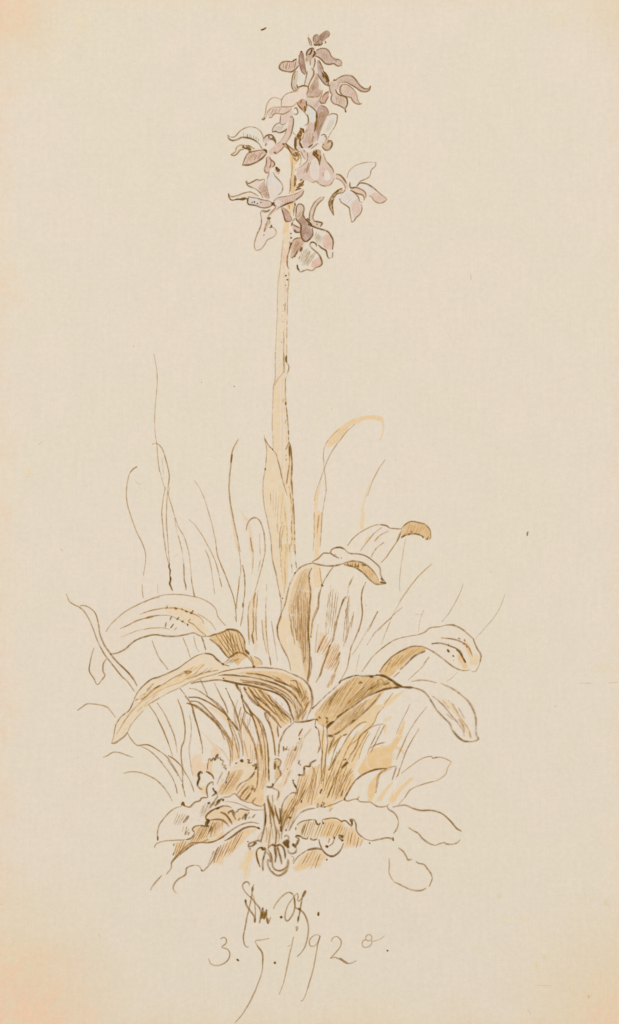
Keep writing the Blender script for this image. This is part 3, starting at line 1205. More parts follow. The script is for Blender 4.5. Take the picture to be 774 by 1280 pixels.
# ---- flower: right of the spike, curling petals
part('flower', 'mauve flower high on the right with curling pointed petals')
W(380, 80, 100)
sub('petal')
f('300,165 340,130 400,110 460,116 500,150 540,205 590,240 625,236 645,212 640,245 600,268 550,262 500,227 450,197 400,176 362,182 345,210 325,252 300,230', M2, .85, .8)
k('300,160 340,132 400,110 460,115 502,152 540,205 590,240 625,236 646,210', 1.5, .6, .15)
k('646,212 635,248 600,268 550,262 500,227 450,197 405,176 365,180', 1.6, .66, .15)
h('420,125 520,190', '380,165 500,220', 6, .6, .25)
sub('petal')
f('350,228 370,198 420,202 470,237 510,290 522,350 548,385 500,382 470,352 455,325 410,315 370,300 350,262', (214, 184, 165), .85, .8)
k('375,195 352,225 350,262 370,300 400,312', 1.6, .66)
k('372,196 420,200 470,237 508,290 520,345 545,385 562,382', 1.2, .55, .15)
k('562,384 535,390 500,382 470,352 456,326 430,322 405,312', 1.6, .7, .2)
h('420,220 500,300', '380,270 490,360', 6, .6, .28)
sub('petal')
f('265,335 275,275 300,240 330,292 375,312 412,340 420,390 405,448 385,430 340,402 285,380 266,352', (216, 192, 174), .8, .8)
k('275,290 262,340 285,380 340,402 388,432 404,460', 1.5, .66, .2)
k('306,245 325,285 365,308 400,318 418,340 418,395 402,430 402,460', 1.7, .7, .2)
dot('403,456 405,462', 1.7, .9)
h('300,300 390,330', '310,380 395,420', 7, .8, .4)
sub('stalk')
f('238,185 270,165 305,160 322,195 295,270 268,300 248,255', (208, 184, 172), .85, .8)
K('240,180 232,200 255,212|245,210 252,260 268,292|280,155 300,160 320,150|285,165 300,145', 1.3, .6)
K('200,105 225,140 240,160 230,180', 1.8, .75)
sub('bract')
f('160,372 172,330 212,276 242,265 240,312 210,362 205,382', (198, 154, 142), .9, .8)
K('242,268 212,278 175,325|240,312 208,365 205,382|155,355 165,378 205,380', 1.3, .6)
sub('bract')
f('85,412 130,350 160,300 180,250 166,322 152,372 122,432 100,432', M2, .85, .7)
k('180,250 165,320 150,365', .9, .4)

# ---- flower: striped mauve
part('flower', 'mauve flower right of the stalk with a striped and a white petal')
sub('petal')
f('118,470 138,412 165,392 210,415 236,470 212,540 165,640 135,745 106,720 108,640 125,545', (190, 160, 152), .9, .8)
k('165,405 205,415 232,450 236,480 225,500', 1.3, .55)
K('125,470 128,520 120,560 108,620 102,660|125,540 110,640', 1.9, .75, .4)
h('170,420 225,480', '115,640 140,720', 9, .8, .4)
sub('petal')
f('166,655 222,522 255,488 322,486 320,532 305,602 260,662 225,722 200,690 168,690', (222, 216, 202), .85, .8)
k('238,500 265,482 320,490 322,530 305,600', 1.4, .55, .15)
k('305,600 262,662 222,735', 1.1, .5, .3)
k('165,690 200,682 222,712', 1.2, .55)
h('260,520 300,560', '190,660 240,660', 4, .6, .22)
sub('petal')
f('26,432 60,408 104,450 122,480 112,562 62,562 42,490', (211, 212, 206), .85, .8)
K('25,395 60,405 100,440 120,462|35,490 45,540 40,580', 1.3, .6, .2)
sub('lip')
W(320, 90, 100)
f('448,695 450,622 480,562 505,500 530,482 562,500 580,562 592,640 560,692 520,722 480,737', (207, 180, 170), .85, .9)
K('585,385 588,470 572,560|575,480 570,560', 1.8, .72, .3)
k('500,560 470,590 450,650', 1, .45, .3)
K('550,590 545,640 520,690|560,620 540,690', .9, .42, .3)
h('480,600 540,560', '470,700 540,690', 5, .7, .3)
sub('spur')
f('508,745 600,672 655,622 682,640 672,665 600,712 530,757', (217, 208, 198), .9, .8)
K('660,622 682,640 672,668|600,690 530,745', 1.2, .5)
K('505,735 530,715 550,700', 1.6, .65)
sub('bud')
f('640,707 650,680 690,664 725,664 737,700 716,746 682,756 650,738', (206, 178, 150), .85, .8)
k('690,690 725,664 738,700 715,748 682,758 650,735 640,715', 1.9, .75, .2)
K('690,668 712,660|645,705 660,700', 1.3, .6)

# ---- flower: pale one left of the spike
part('flower', 'pale cream pink flower left of the stalk with a rounded hood')
sub('hood')
f('245,330 255,260 290,215 360,190 412,178 420,150 460,135 490,160 484,232 440,262 400,300 360,330 300,336', (229, 208, 190), .75, .9)
k('245,328 252,265 288,218 340,196 400,185 415,178', 1.0, .45, .15)
k('415,150 455,132 500,140 512,165', 1.5, .65)
k('245,332 300,338 360,330 388,305', .9, .4)
sub('petal')
f('60,455 90,420 95,340 120,280 180,250 250,265 245,330 180,345 130,360 115,400 95,430', (229, 212, 192), .6, .8)
k('248,266 180,248 135,268 105,320 92,390 75,440 55,456', 1.0, .42, .2)
k('55,456 75,460 92,438', 2, .66)
sub('petal')
f('140,445 120,430 125,372 170,347 260,340 340,335 352,345 320,380 250,405 200,405 160,422', (222, 194, 175), .8, .8)
k('95,440 118,380 160,345 220,340 300,335 348,335', 1.0, .42, .2)
k('125,440 150,442 165,415 200,400 260,408 320,380 345,355', 1.4, .55, .25)
K('200,355 180,400|240,350 215,395|170,360 145,410', .7, .35)
sub('lip')
f('235,500 240,420 300,400 350,370 352,430 320,472 290,496 250,506', (222, 194, 182), .8, .8)
K('238,420 234,500|234,500 260,508 290,495', 1.2, .52)
f('160,580 165,545 200,500 240,490 285,510 300,545 260,575 210,585', (213, 205, 196), .85, .8)
k('240,488 195,505 165,545 158,580', 1.1, .5)
k('158,582 190,575 225,588 265,578 300,548', 1.7, .68, .15)
h('200,520 270,515', '180,570 250,570', 6, .6, .35)
sub('spur')
W(280, 140, 100)
f('660,45 673,72 665,150 640,230 600,300 560,360 500,402 440,412 438,372 480,332 530,300 580,240 615,150 627,80 642,50', (221, 184, 167), .85, .8)
K('640,55 655,42 672,70 666,150 645,225 605,295', 1.3, .6, .15)
k('610,160 580,235 530,298 490,322', 1.0, .42, .3)
k('480,385 500,405 540,378 570,350 590,315', 1.5, .62, .3)
dot('575,310 495,390', 1.5, .75)
sub('lip')
W(320, 90, 100)
f('362,400 362,360 380,330 410,350 430,400 470,395 502,430 500,500 460,520 430,530 425,600 390,612 366,600 358,500', (226, 221, 206), .85, .9)
K('370,360 385,345 400,365 405,400 380,415 368,395', 1.2, .55)
K('475,400 500,430 502,495 470,520', 1.4, .55, .2)
k('430,535 425,600', .9, .4)
k('355,580 385,615', .9, .35)
f('398,300 440,258 482,270 492,332 470,392 440,372 408,330', (192, 150, 124), .85, .8)
K('485,280 490,330 470,390 478,400|470,330 480,380|395,290 415,330 450,365|440,270 430,310', 1.7, .72, .25)
f('388,645 398,600 440,540 462,560 445,620 432,662', (176, 130, 76), .9, .8)
K('390,640 385,690 385,735|395,610 415,640|430,545 460,560|440,570 425,600|400,600 432,620 440,590|420,630 440,660|455,545 462,590', 2, .8, .2)
K('420,670 440,720 460,735|385,650 380,735 400,760|430,690 440,710', 1.8, .75, .2)
f('395,650 425,680 440,730 410,745 392,710', (216, 196, 186), .8, .7)

# ---- flower: left, winged
part('flower', 'pale flower far left with striped winged petals and pink spur')
W(280, 140, 100)
sub('petal')
f('40,222 60,242 110,236 150,190 200,157 260,145 320,160 360,195 382,240 380,300 362,320 330,290 290,266 230,250 170,250 130,266 80,275 50,262', (223, 216, 199), .75, .8)
k('40,222 60,242 105,238 150,190 200,157 260,143 318,158 360,195 380,240 382,290', 1.1, .5, .2)
k('38,222 45,255 80,276 130,266 170,247 230,250 280,264 320,290 345,312', 1.9, .74, .15)
h('180,190 350,240', '185,245 345,300', 10, .8, .48, cut=.35)
k('345,312 365,350 375,365', 1.2, .5)
sub('petal')
f('68,412 110,382 125,342 160,320 210,330 260,336 300,356 270,372 240,382 210,362 170,370 140,396 110,416', (223, 206, 176), .8, .8)
k('68,412 110,385 122,345 155,322 210,325 250,328 280,350 300,355', 1.3, .55, .2)
k('66,414 100,422 130,402 155,370 195,360', 1.5, .62)
K('185,325 200,350 230,355 245,375|215,330 245,360 270,370|190,330 180,350|235,330 262,365|240,380 265,390', 1.9, .76)
sub('petal')
f('180,512 200,460 232,402 280,382 350,370 405,376 405,412 370,450 310,486 240,510', (219, 185, 163), .85, .8)
k('180,510 200,460 230,402 280,382 350,370 400,374', 1.3, .55, .15)
k('178,512 240,512 310,486 370,448 410,405', 2, .75, .15)
h('240,410 390,385', '215,500 340,460', 10, .8, .48, cut=.3)
dot('395,368 408,378 410,392', 1.8, .92)
k('380,362 408,372 412,395', 2, .9)
sub('petal')
f('388,270 400,240 440,220 480,245 507,292 495,305 470,282 430,282 410,300 405,326', (213, 190, 178), .8, .8)
k('385,260 400,238 430,222 465,225 490,255 508,290', 1.5, .66)
K('430,230 440,250 430,262|445,262 470,262 495,285 500,310|410,300 400,330|470,240 480,255', 1.6, .72)
sub('petal')
f('395,560 410,500 405,440 440,420 462,452 487,482 490,512 460,540 440,572 420,592 400,582', (215, 172, 154), .85, .8)
k('412,440 410,500 392,555 402,582 425,592 440,572', 1.4, .6, .2)
K('440,440 452,460 485,485 490,512 465,535|455,470 450,520 440,540', 1.4, .65, .2)
f('500,525 545,560 530,605 500,585 492,560', (206, 170, 150), .8, .7)
K('505,535 530,560 545,562|510,540 520,572 540,570|505,530 515,560', 2.2, .85)

# ---- flower: left, lower
part('flower', 'pale lavender flower on the left with drooping lip and pink spur')
W(280, 215, 100)
sub('lip')
f('415,140 420,60 440,12 475,0 500,40 540,90 566,130 560,190 520,230 470,270 445,265 425,200', (217, 211, 203), .9, .9)
f('440,140 480,130 500,170 470,240 445,230', (226, 200, 184), .5, 2.5)
f('500,110 550,130 545,180 500,220', (208, 196, 204), .5, 2.5)
k('475,0 500,42 545,92 568,135 560,190 525,225', 1.2, .5, .2)
k('440,10 422,60 415,130 428,200 440,255', 1.2, .5, .3)
sub('petal')
f('215,85 240,112 280,90 320,75 390,72 402,110 420,180 442,262 415,262 385,250 360,210 320,170 270,145 230,132', (222, 203, 186), .75, .8)
f('330,150 390,85 405,120 440,262 400,255 365,210', (196, 164, 152), .75, 1.2)
k('215,80 238,112 280,92 318,72 345,80 390,70 395,92', 1.3, .58, .15)
k('212,90 232,132 275,150 325,178 358,212 378,252', 1.4, .6, .2)
h('395,110 435,240', '340,165 390,240', 8, .8, .45)
sub('petal')
f('40,205 60,236 120,230 200,202 260,195 332,230 240,242 222,262 170,276 120,270 70,272 50,246', (225, 208, 186), .65, .8)
k('42,205 62,236 120,232 200,202 258,194 310,218 335,235', 1.2, .55, .15)
k('42,210 50,245 72,272 115,268', 1.4, .62)
K('105,268 150,262 185,270 210,262|150,268 190,255 225,262|180,270 210,248', 2, .76)
sub('spur')
f('228,285 240,242 300,250 380,270 450,285 472,310 440,336 380,346 310,326 240,312', (216, 188, 172), .85, .8)
f('236,290 245,250 300,256 345,270 330,318 290,315 245,308', LV, .85, 1)
k('240,245 228,285 238,312 300,322 350,342 400,348 450,332 478,308', 1.5, .65, .15)
k('232,240 300,250 380,270 440,282 470,300', 1.2, .55, .2)
K('228,250 232,290|270,290 275,300|290,280 300,300|318,300 330,310|355,300 362,290', 1.7, .72)
dot('470,310 478,300 490,320 465,318', 2, .9)
k('460,295 490,325', 2.2, .9)
sub('spur')
f('482,280 520,250 600,235 680,215 774,170 765,212 700,262 600,310 550,342 472,402 430,432 460,370 492,340', (217, 186, 173), .85, .8)
f('500,285 530,270 555,300 530,330 505,320', LV, .7, 1.5)
k('480,280 520,250 600,236 690,212 774,165', 1.1, .5, .2)
k('774,185 750,228 715,255 670,285 600,312 555,335 510,362', 1.8, .74, .3)
k('500,320 495,350 460,390 430,425', 1.0, .45)
h('520,260 700,215', '540,330 690,265', 8, .6, .28, cut=.4)
sub('petal')
f('300,732 300,650 330,580 366,480 355,400 370,368 390,385 440,380 420,442 450,470 452,520 490,546 506,592 480,627 420,657 390,712 350,752 312,757', (226, 209, 192), .65, .9)
f('385,580 405,500 440,460 446,505 400,580', (206, 180, 160), .7, 1.5)
k('372,368 354,395 362,450 360,510 330,585 305,650 296,700 302,750 320,758', 1.2, .5, .2)
k('315,758 355,748 395,700 420,660 480,628 506,592 495,550 460,530', 1.2, .48, .25)
K('425,435 450,450 430,445|415,440 445,465|455,510 462,530 440,540', 1.9, .74)
K('430,455 405,520 395,580|405,500 385,580|445,470 440,505', 1, .45, .3)
K('365,370 390,388 440,378|380,365 410,380 450,360', 1.4, .6)
K('385,620 390,600', 1, .5)
sub('bract')
f('560,340 600,370 640,430 656,470 600,477 576,412', (196, 158, 150), .85, .8)
k('555,345 575,410 600,478 650,475', 1.4, .65, .2)
k('565,340 610,375 645,430 660,475', 1.0, .5, .3)

# ---- flower: centre, large pink lip
part('flower', 'pink flower in front of the stalk with a large two lobed lip')
W(350, 140, 100)
sub('lip')
f('160,602 165,540 210,520 260,470 270,410 300,380 330,400 360,450 380,530 400,470 420,398 450,470 500,530 527,590 527,650 490,702 440,717 380,692 340,677 280,667 200,657 166,652', (219, 190, 175), .85, .9)
f('430,600 450,560 480,590 490,640 455,665 430,650', (223, 216, 210), .5, 3)
f('300,480 350,450 375,540 370,650 310,640 290,560', (221, 200, 192), .5, 3)
k('420,400 445,470 480,512 512,555 524,590', 1.4, .58, .25)
k('527,640 495,698 440,717 385,700 350,672 320,682 280,667', 1.3, .5, .3)
K('280,490 255,570|300,480 262,590|250,540 230,590|420,585 418,625|270,520 250,590', .8, .42, .2)
k('270,420 262,470 225,510 190,540', 1, .42)
sub('throat')
f('320,380 345,360 395,370 398,440 388,510 372,470 330,430', (186, 146, 104), .85, .8)
K('330,375 322,410 355,435 380,480 384,520|395,420 388,480|335,380 340,425|355,370 350,400 375,430|322,400 345,430', 2, .82, .15)
K('200,260 190,310 215,345|150,240 148,340 180,380|160,235 190,240|195,300 215,350', 1.9, .76, .2)
f('160,300 180,270 190,320 215,370 190,370 165,350', (216, 192, 174), .8, .7)
sub('petal')
f('195,370 225,360 260,380 265,440 240,450 215,420', (214, 188, 172), .8, .8)
K('200,380 230,440 250,460|265,390 268,430|230,365 240,390', 1.2, .55, .2)

# ---- flower: lowest, with the dark mauve hood
part('flower', 'lowest flower with dark mauve hood and two striped white pink petals')
W(345, 245, 100)
sub('hood')
f('190,205 200,112 225,80 262,92 272,130 266,190 288,240 320,280 352,330 357,372 330,412 290,437 250,412 238,360 245,290 205,242', (182, 152, 143), .9, .8)
f('195,190 205,115 228,84 258,95 266,150 240,200 210,230', (206, 182, 168), .7, 1.5)
k('192,205 200,110 225,78 260,90 272,125 264,180 285,225 325,275', 1.6, .68, .15)
k('190,210 205,240 240,280 240,360 255,415 290,440 330,415 358,370 352,310', 2, .8, .15)
h('250,110 330,350', '200,200 255,400', 13, .8, .42)
K('285,225 330,262 350,290|300,215 330,240|310,270 345,290 360,300|320,255 350,285', 2, .85)
sub('petal')
f('318,232 330,150 370,70 430,12 470,0 462,20 430,42 392,92 372,152 362,212 372,242 452,262 430,302 350,282', (216, 190, 168), .8, .8)
k('325,240 325,180 345,110 385,50 435,8', 1.5, .6, .15)
k('465,5 455,30 415,65 385,110 365,175 358,210 372,242', 1.5, .65, .15)
K('370,242 410,250 450,262 430,295|350,290 400,310 440,320|400,265 395,280', 1.9, .74)
sub('petal')
f('362,302 430,320 500,346 545,402 556,452 546,522 550,572 530,602 506,590 490,532 440,502 410,462 390,432 360,402', (221, 214, 200), .8, .8)
f('445,400 500,360 540,405 550,450 540,520 490,520 455,490', (223, 180, 155), .8, 2)
k('360,300 400,310 440,322 500,345 542,400 554,450 548,520', 1.7, .68, .2)
k('550,540 545,600', 1.1, .5)
k('410,470 440,502 485,530 495,570 510,602 525,600', 1.8, .7, .15)
h('390,350 450,380', '365,420 430,470', 7, .8, .42)
sub('petal')
f('210,682 220,602 240,522 290,462 330,440 342,480 400,552 440,622 446,660 400,692 350,722 290,716 230,727', (224, 217, 200), .7, .9)
f('370,612 425,588 447,648 402,692 345,692 342,642', (224, 176, 150), .85, 1.5)
k('330,462 350,445 385,460 395,490', 1.7, .72)
k('325,462 335,490 370,525 415,565 440,615 447,655 425,680 385,692', 1.6, .65, .15)
k('385,692 350,722 300,712 235,735 215,700', 1.5, .6, .2)
k('205,665 212,700 225,720', 2.2, .85)
k('222,610 228,580', 1, .5)
h('260,490 390,560', '225,620 300,690', 13, .8, .45)
k('250,495 235,540', 2.6, .8)
sub('petal')
f('150,472 170,422 230,405 282,430 260,482 220,532 162,592 138,602 150,522', (207, 172, 156), .85, .8)
k('282,432 235,405 175,420 145,480 132,520', 1.5, .62, .2)
k('215,520 185,575 155,600', 1.7, .72, .3)
h('200,420 270,450', '150,560 210,540', 8, .7, .38)
K('155,590 165,605|175,580 190,590|140,470 150,450 135,490|128,510 140,490', 1.6, .75)
sub('bract')
f('160,290 200,290 235,320 240,355 200,350 170,330', (212, 176, 160), .8, .8)
K('160,275 200,295 232,310|175,330 190,350 235,350|160,250 150,290', 1.8, .76)
f('170,320 195,325 205,352 175,348', (96, 64, 38), .85, .7)
K('60,130 90,230 110,245|165,245 185,215', 1.3, .6)

# ---- flower: right, detached, five pale petals
part('flower', 'pale flower standing out on the right on a curved stalk')
W(395, 185, 100)
sub('petal')
f('300,300 320,230 380,172 470,142 582,138 575,175 540,210 522,280 440,320 392,380 340,387 325,332', (223, 215, 201), .8, .9)
f('370,290 410,250 470,240 440,290 390,320', (214, 205, 204), .5, 3)
k('300,290 318,232 375,175 440,148 500,138 580,138', .9, .42, .15)
k('580,135 575,175 538,212 520,275 480,302 430,325 395,375', 1.3, .5, .2)
k('328,330 330,375 350,388 385,380', 1.6, .6)
sub('petal')
f('400,377 430,342 500,350 560,390 620,440 682,490 660,520 610,532 560,502 520,462 460,430', (222, 213, 200), .8, .8)
f('520,460 570,425 640,460 680,492 655,520 610,530 560,502', (223, 186, 168), .8, 2)
k('395,372 430,340 500,350 558,388 620,442 686,490', 1.6, .6, .15)
k('686,495 660,522 612,534 565,510 540,475 510,462', 1.5, .56, .15)
sub('petal')
f('225,490 240,440 280,402 330,412 392,452 432,522 446,582 430,632 380,682 356,722 342,692 325,592 280,552 240,522', (218, 210, 204), .8, .9)
f('340,560 400,480 440,560 430,630 375,680 350,640', (221, 188, 172), .75, 2.5)
k('228,488 242,520 285,552 320,580 330,640 345,715', 1.4, .56, .15)
k('345,718 365,712 385,680 432,632 446,580 435,545', 1.5, .6, .15)
k('330,408 370,430 410,475 425,520', 1.4, .58, .2)
h('300,430 400,540', '260,470 350,620', 6, .6, .2)
sub('petal')
f('330,402 390,385 440,400 482,440 482,490 445,532 470,482 450,452 400,442', (224, 190, 166), .85, .8)
k('330,385 390,382 440,400 478,432 484,480', 1.4, .58)
k('340,410 400,440 450,455 468,480 465,505', 1.5, .62)
dot('437,525', 1.2, .7)
sub('stalk')
f('190,258 230,258 290,330 312,362 302,402 280,382 240,312 200,295', (224, 192, 168), .85, .8)
k('195,252 235,262 275,305 298,345', 1.9, .6)
k('190,292 230,308 268,345 285,385 275,415', 1.2, .55, .2)
sub('bract')
f('252,388 212,408 152,470 128,532 140,592 172,652 162,572 167,502 202,442 262,422', (206, 174, 138), .85, .8)
k('255,388 212,408 152,470 128,530 138,590 172,655', 1.5, .66, .15)
k('172,650 160,570 168,505 202,445 262,430 285,405', 1.5, .66, .2)
K('250,392 232,400|180,440 205,420|195,430 225,405|160,480 180,465|150,500 145,560|165,500 155,540', 1.6, .7)

HATCH[:] = [.66, 1.12]
LINE[:] = [1., .95]
SOFT[0] = 1.

# ---- leaves of the orchid
part('leaf', 'pale yellow sheath leaf wrapped round the lower stem')
W(270, 540, 150)
f('315,40 327,90 330,150 320,240 308,320 307,400 315,480 332,560 352,660 367,774 480,774 483,600 472,500 458,412 432,330 408,225 384,142 368,114 340,88', YP, .6, 1)
f('400,310 440,370 465,470 470,600 470,774 415,774 410,600 400,450', (231, 203, 150), .55, 2)
k('312,20 320,70 328,120 324,180 318,240 305,320 304,400 312,480 330,560 350,660 363,774', 1.1, .5, .25)
dot('318,238 318,244', 1.2, .85)
k('312,38 340,88 368,114', 1.3, .6, .2)
dot('366,112', 1.4, .85)
k('370,116 388,145 410,222 435,330 460,412', 1.2, .55, .25)
h('340,370 440,420', '345,470 420,620', 7, .7, .3)
K('395,590 400,650|410,640 412,740|440,600 420,700 425,770|350,400 355,440', .9, .38, .3)
W(270, 680, 120)
f('447,0 457,120 480,220 500,330 520,420 530,480 528,520 548,470 570,380 590,280 585,150 575,0', YP, .55, 1)
f('510,0 600,0 590,120 585,300 560,400 540,420 530,300 515,150', (231, 198, 144), .6, 2)
k('445,0 455,120 480,220 500,330 518,420 527,480 525,560', 1.3, .58, .3)

part('leaf', 'broad pale leaf behind, its brown tip curled over at upper right')
W(390, 640, 150)
f('230,215 270,165 340,115 400,85 450,80 490,97 505,106 575,110 560,170 520,230 480,290 445,330 400,400 345,450 325,500 320,560 325,650 310,740 300,774 0,774 0,720 10,690 35,630 45,540 65,470 100,400 140,350 200,300', CR, .2, 1.5)
f('575,165 580,120 600,80 640,60 720,75 760,120 766,165 735,182 715,160 660,140 600,150', (218, 180, 126), .85, 1)
k('230,218 270,165 340,115 400,88 450,80 485,88', 1.1, .5, .15)
k('440,82 480,88 502,104', 2, .7)
k('500,104 575,110', 1.6, .62)
k('575,112 600,82 640,60 690,68 730,80 762,118 768,165', 1.7, .68, .15)
k('578,165 600,150 660,140 705,152 722,165', 2.4, .72, .2)
dot('580,165 590,160 716,163', 1.5, .8)
K('735,182 755,160|740,170 750,180|768,165 755,178', 1.3, .6)
h('620,80 740,95', '600,140 700,150', 9, .8, .42)
dot('640,130 644,126', 1.1, .8)
k('580,115 560,172 520,232 480,290 445,328', 1.3, .54, .2)
k('575,125 545,195', 1.4, .5, .3)
K('450,100 400,140 350,200 310,255|465,195 420,230 390,275 380,295|500,120 440,150 400,190', 1.1, .46, .35)
f('340,180 370,150 385,165 350,210', (232, 203, 162), .6, 1.5)
f('400,190 430,160 440,170 410,200', (232, 203, 162), .6, 1.5)
k('348,450 328,500 320,560 326,650 312,740 300,774', 1.3, .54, .25)
k('140,352 105,400 68,465 48,540 40,620 12,690 0,725', 1.4, .6, .25)
dot('64,470 68,476', 1.5, .8)
h('110,480 190,500', '80,774 150,774', 6, 1.0, .48, .5, cut=.1)
h('230,560 250,540', '215,774 235,774', 4, 1.0, .48, .45, cut=.1)
K('270,410 240,480 225,560|260,420 230,490|220,545 185,620 150,774|270,640 250,774|215,630 225,680|345,600 352,604', 1.0, .44, .4)
k('205,560 190,600', 1.7, .66)
W(370, 740, 120)
f('0,0 530,0 530,80 535,180 520,260 480,370 445,450 430,530 410,620 360,715 300,774 120,774 120,360', CR, .15, 1.5)
f('150,495 175,330 215,310 260,370 300,420 340,400 362,470 355,570 320,640 230,630 190,660 200,560 205,490', (230, 194, 152), .6, 5)
f('200,640 240,640 165,774 130,774', (230, 214, 186), .4, 2)
f('280,700 340,600 330,680 280,774 240,774', (232, 206, 166), .65, 2)
k('530,0 528,80 535,180 520,260 480,370 445,450 430,530 410,620 360,715', 1.3, .55, .25)
k('185,0 170,130 140,200 128,260 122,345', 1.2, .5, .3)
dot('120,358 122,364', 1.1, .65)
h('255,0 350,0', '230,270 310,330', 8, 1.0, .45, .5, cut=.1)
k('400,35 370,90|'.strip('|'), 1.8, .6)
k('370,90 345,170 320,260 312,320 300,380 275,430', 1.4, .58, .25)
k('275,430 245,520 215,600 200,660 160,730', 2.0, .62, .2)
dot('275,432 270,440', 1.9, .75)
K('430,30 410,130 395,240 380,400|405,130 410,170|460,190 430,290 400,410|435,240 410,330 385,440', 1.1, .46, .35)
h('235,340 340,400', '160,490 250,540', 7, 1.1, .55, cut=.15)
h('330,400 360,520', '240,590 280,650', 7, 1.1, .52, cut=.2)
k('235,345 190,440 170,490', 1.8, .62, .2)
k('358,480 325,550', 2.0, .62, .2)
K('350,560 300,680 260,770|180,260 165,360 155,490|320,660 280,750|300,660 250,770', 1.0, .45, .3)
h('355,480 355,570', '310,600 320,640', 4, .9, .5)

part('leaf', 'upright leaf in front of the stem, its tip bent over to the right')
W(270, 680, 120)
f('525,565 560,480 582,380 622,270 682,190 735,165 774,155 774,774 510,774 496,700 500,640', YP, .45, 1.2)
f('575,520 620,330 680,220 760,190 752,270 766,400 748,600 745,774 650,774 600,620', (223, 190, 142), .7, 1.6)
f('520,600 560,560 590,600 600,774 520,774', (233, 212, 172), .6, 2)
k('525,560 560,480 580,380 602,310 640,230', 1.3, .6, .3)
dot('640,232 636,238', 1.2, .85)
k('645,225 680,188 730,165 774,155', 1.6, .72, .3)
k('530,555 505,630 496,665 496,710 510,774', 1.6, .66, .2)
k('774,190 755,230 750,280 765,400 750,520 745,640 742,774', 1.6, .68, .2)
k('752,265 756,290', 2.2, .8)
h('690,210 770,195', '600,540 640,540', 8, 1.0, .45, .35, cut=.1)
h('600,480 740,400', '600,700 750,774', 13, 1.1, .52, .4, cut=.1)
K('590,560 605,650 615,740|660,660 650,774|690,560 680,774', 1.2, .5, .3)
W(280, 770, 120)
f('465,0 430,90 435,160 470,250 520,350 540,445 600,470 660,520 670,520 690,430 690,300 685,150 690,0', (232, 209, 168), .6, 1.5)
f('540,0 690,0 685,150 690,300 685,400 660,420 630,330 600,220 575,100', (223, 188, 138), .7, 1.8)
f('510,180 545,150 590,300 630,440 600,470 545,420', (232, 207, 160), .5, 2)
k('465,0 432,85 434,160 470,250 520,350 540,440', 1.5, .6, .2)
k('430,90 432,105', 2.1, .8)
k('690,0 682,90 684,180 690,270 688,400 690,430 670,520', 1.5, .62, .25)
k('682,160 686,200', 1.8, .7)
h('545,0 670,0', '600,230 660,330', 10, 1.1, .52, .35, cut=.1)
h('600,150 680,150', '640,400 680,420', 6, 1.1, .5, .35)
K('540,70 560,160 570,230|580,100 590,200|655,330 640,380|690,440 675,500 685,530|715,60 700,170', 1.1, .48, .3)
W(370, 740, 120)
f('0,0 112,0 115,100 105,250 100,350 110,450 112,600 100,730 60,640 20,420 0,330', (223, 188, 138), .65, 1.6)
k('112,0 115,100 105,250 100,350 110,450 110,600 98,650', 1.5, .62, .2)
K('110,560 108,620 95,735|120,520 125,600 105,700', 1.5, .58, .2)
h('10,0 100,0', '30,400 90,520', 9, 1.1, .5, .4, cut=.1)
h('30,380 90,420', '60,620 85,640', 5, 1.0, .46, .4)
W(390, 640, 150)
f('0,330 40,300 75,266 115,265 130,240 170,228 205,238 240,265 300,270 350,285 400,320 440,360 447,410 475,455 430,440 410,400 370,355 320,325 260,318 205,330 150,346 80,346', CR, .35, 1)
f('475,460 420,465 380,440 330,390 280,360 205,337 260,318 320,325 370,355 410,400 430,440', (221, 184, 132), .85, 1)
k('0,322 40,300 75,266 115,265 130,240 170,228 205,238', 1.4, .6, .15)
k('150,230 185,228 210,240', 2, .7)
k('210,240 240,265 300,270 350,285 400,320 438,360 445,410 478,458', 1.7, .68, .15)
k('118,265 140,280 155,290', 1.4, .66)
dot('150,275 156,285 160,292 170,296 190,296', 1.1, .8)
k('0,328 80,346 150,346 205,332', 2.0, .7, .15)
k('205,330 260,316 320,325 370,355 410,400 430,440', 1.7, .66, .2)
k('480,460 420,466 380,442 330,392 280,360 230,345 205,337', 1.9, .72, .15)
K('440,450 462,455 480,460|445,425 460,445', 2.2, .8)
h('220,330 310,330', '230,350 300,370', 8, 1.4, .68, .2)
h('310,345 400,400', '330,385 400,440', 6, .9, .42)
K('240,345 260,350|280,348 305,352|320,340 350,345', 1.9, .75)

part('leaf', 'thin curling ribbon leaf at the far left edge')
W(80, 730, 120)
f('20,80 40,130 80,165 130,177 170,175 220,200 255,240 280,330 290,400 320,480 375,562 440,640 510,710 560,770 485,770 400,660 340,590 290,500 250,400 215,310 175,235 130,190 80,168', CR, .25, 1)
k('20,80 30,110 45,140 80,165 130,190 175,235 215,310 245,385 268,450 300,520 345,592 400,660 485,768', 1.5, .54, .15)
k('130,175 170,175 220,200 255,240 280,330 290,400 320,480 375,562 440,640 510,710 560,772', 1.8, .6, .15)
W(80, 830, 120)
f('385,0 450,0 520,70 560,120 590,180 570,225 520,150 450,80', CR, .25, 1)
k('385,0 450,80 520,150 570,225', 1.4, .56, .15)
k('450,0 520,70 560,120 590,180', 2.0, .64, .15)

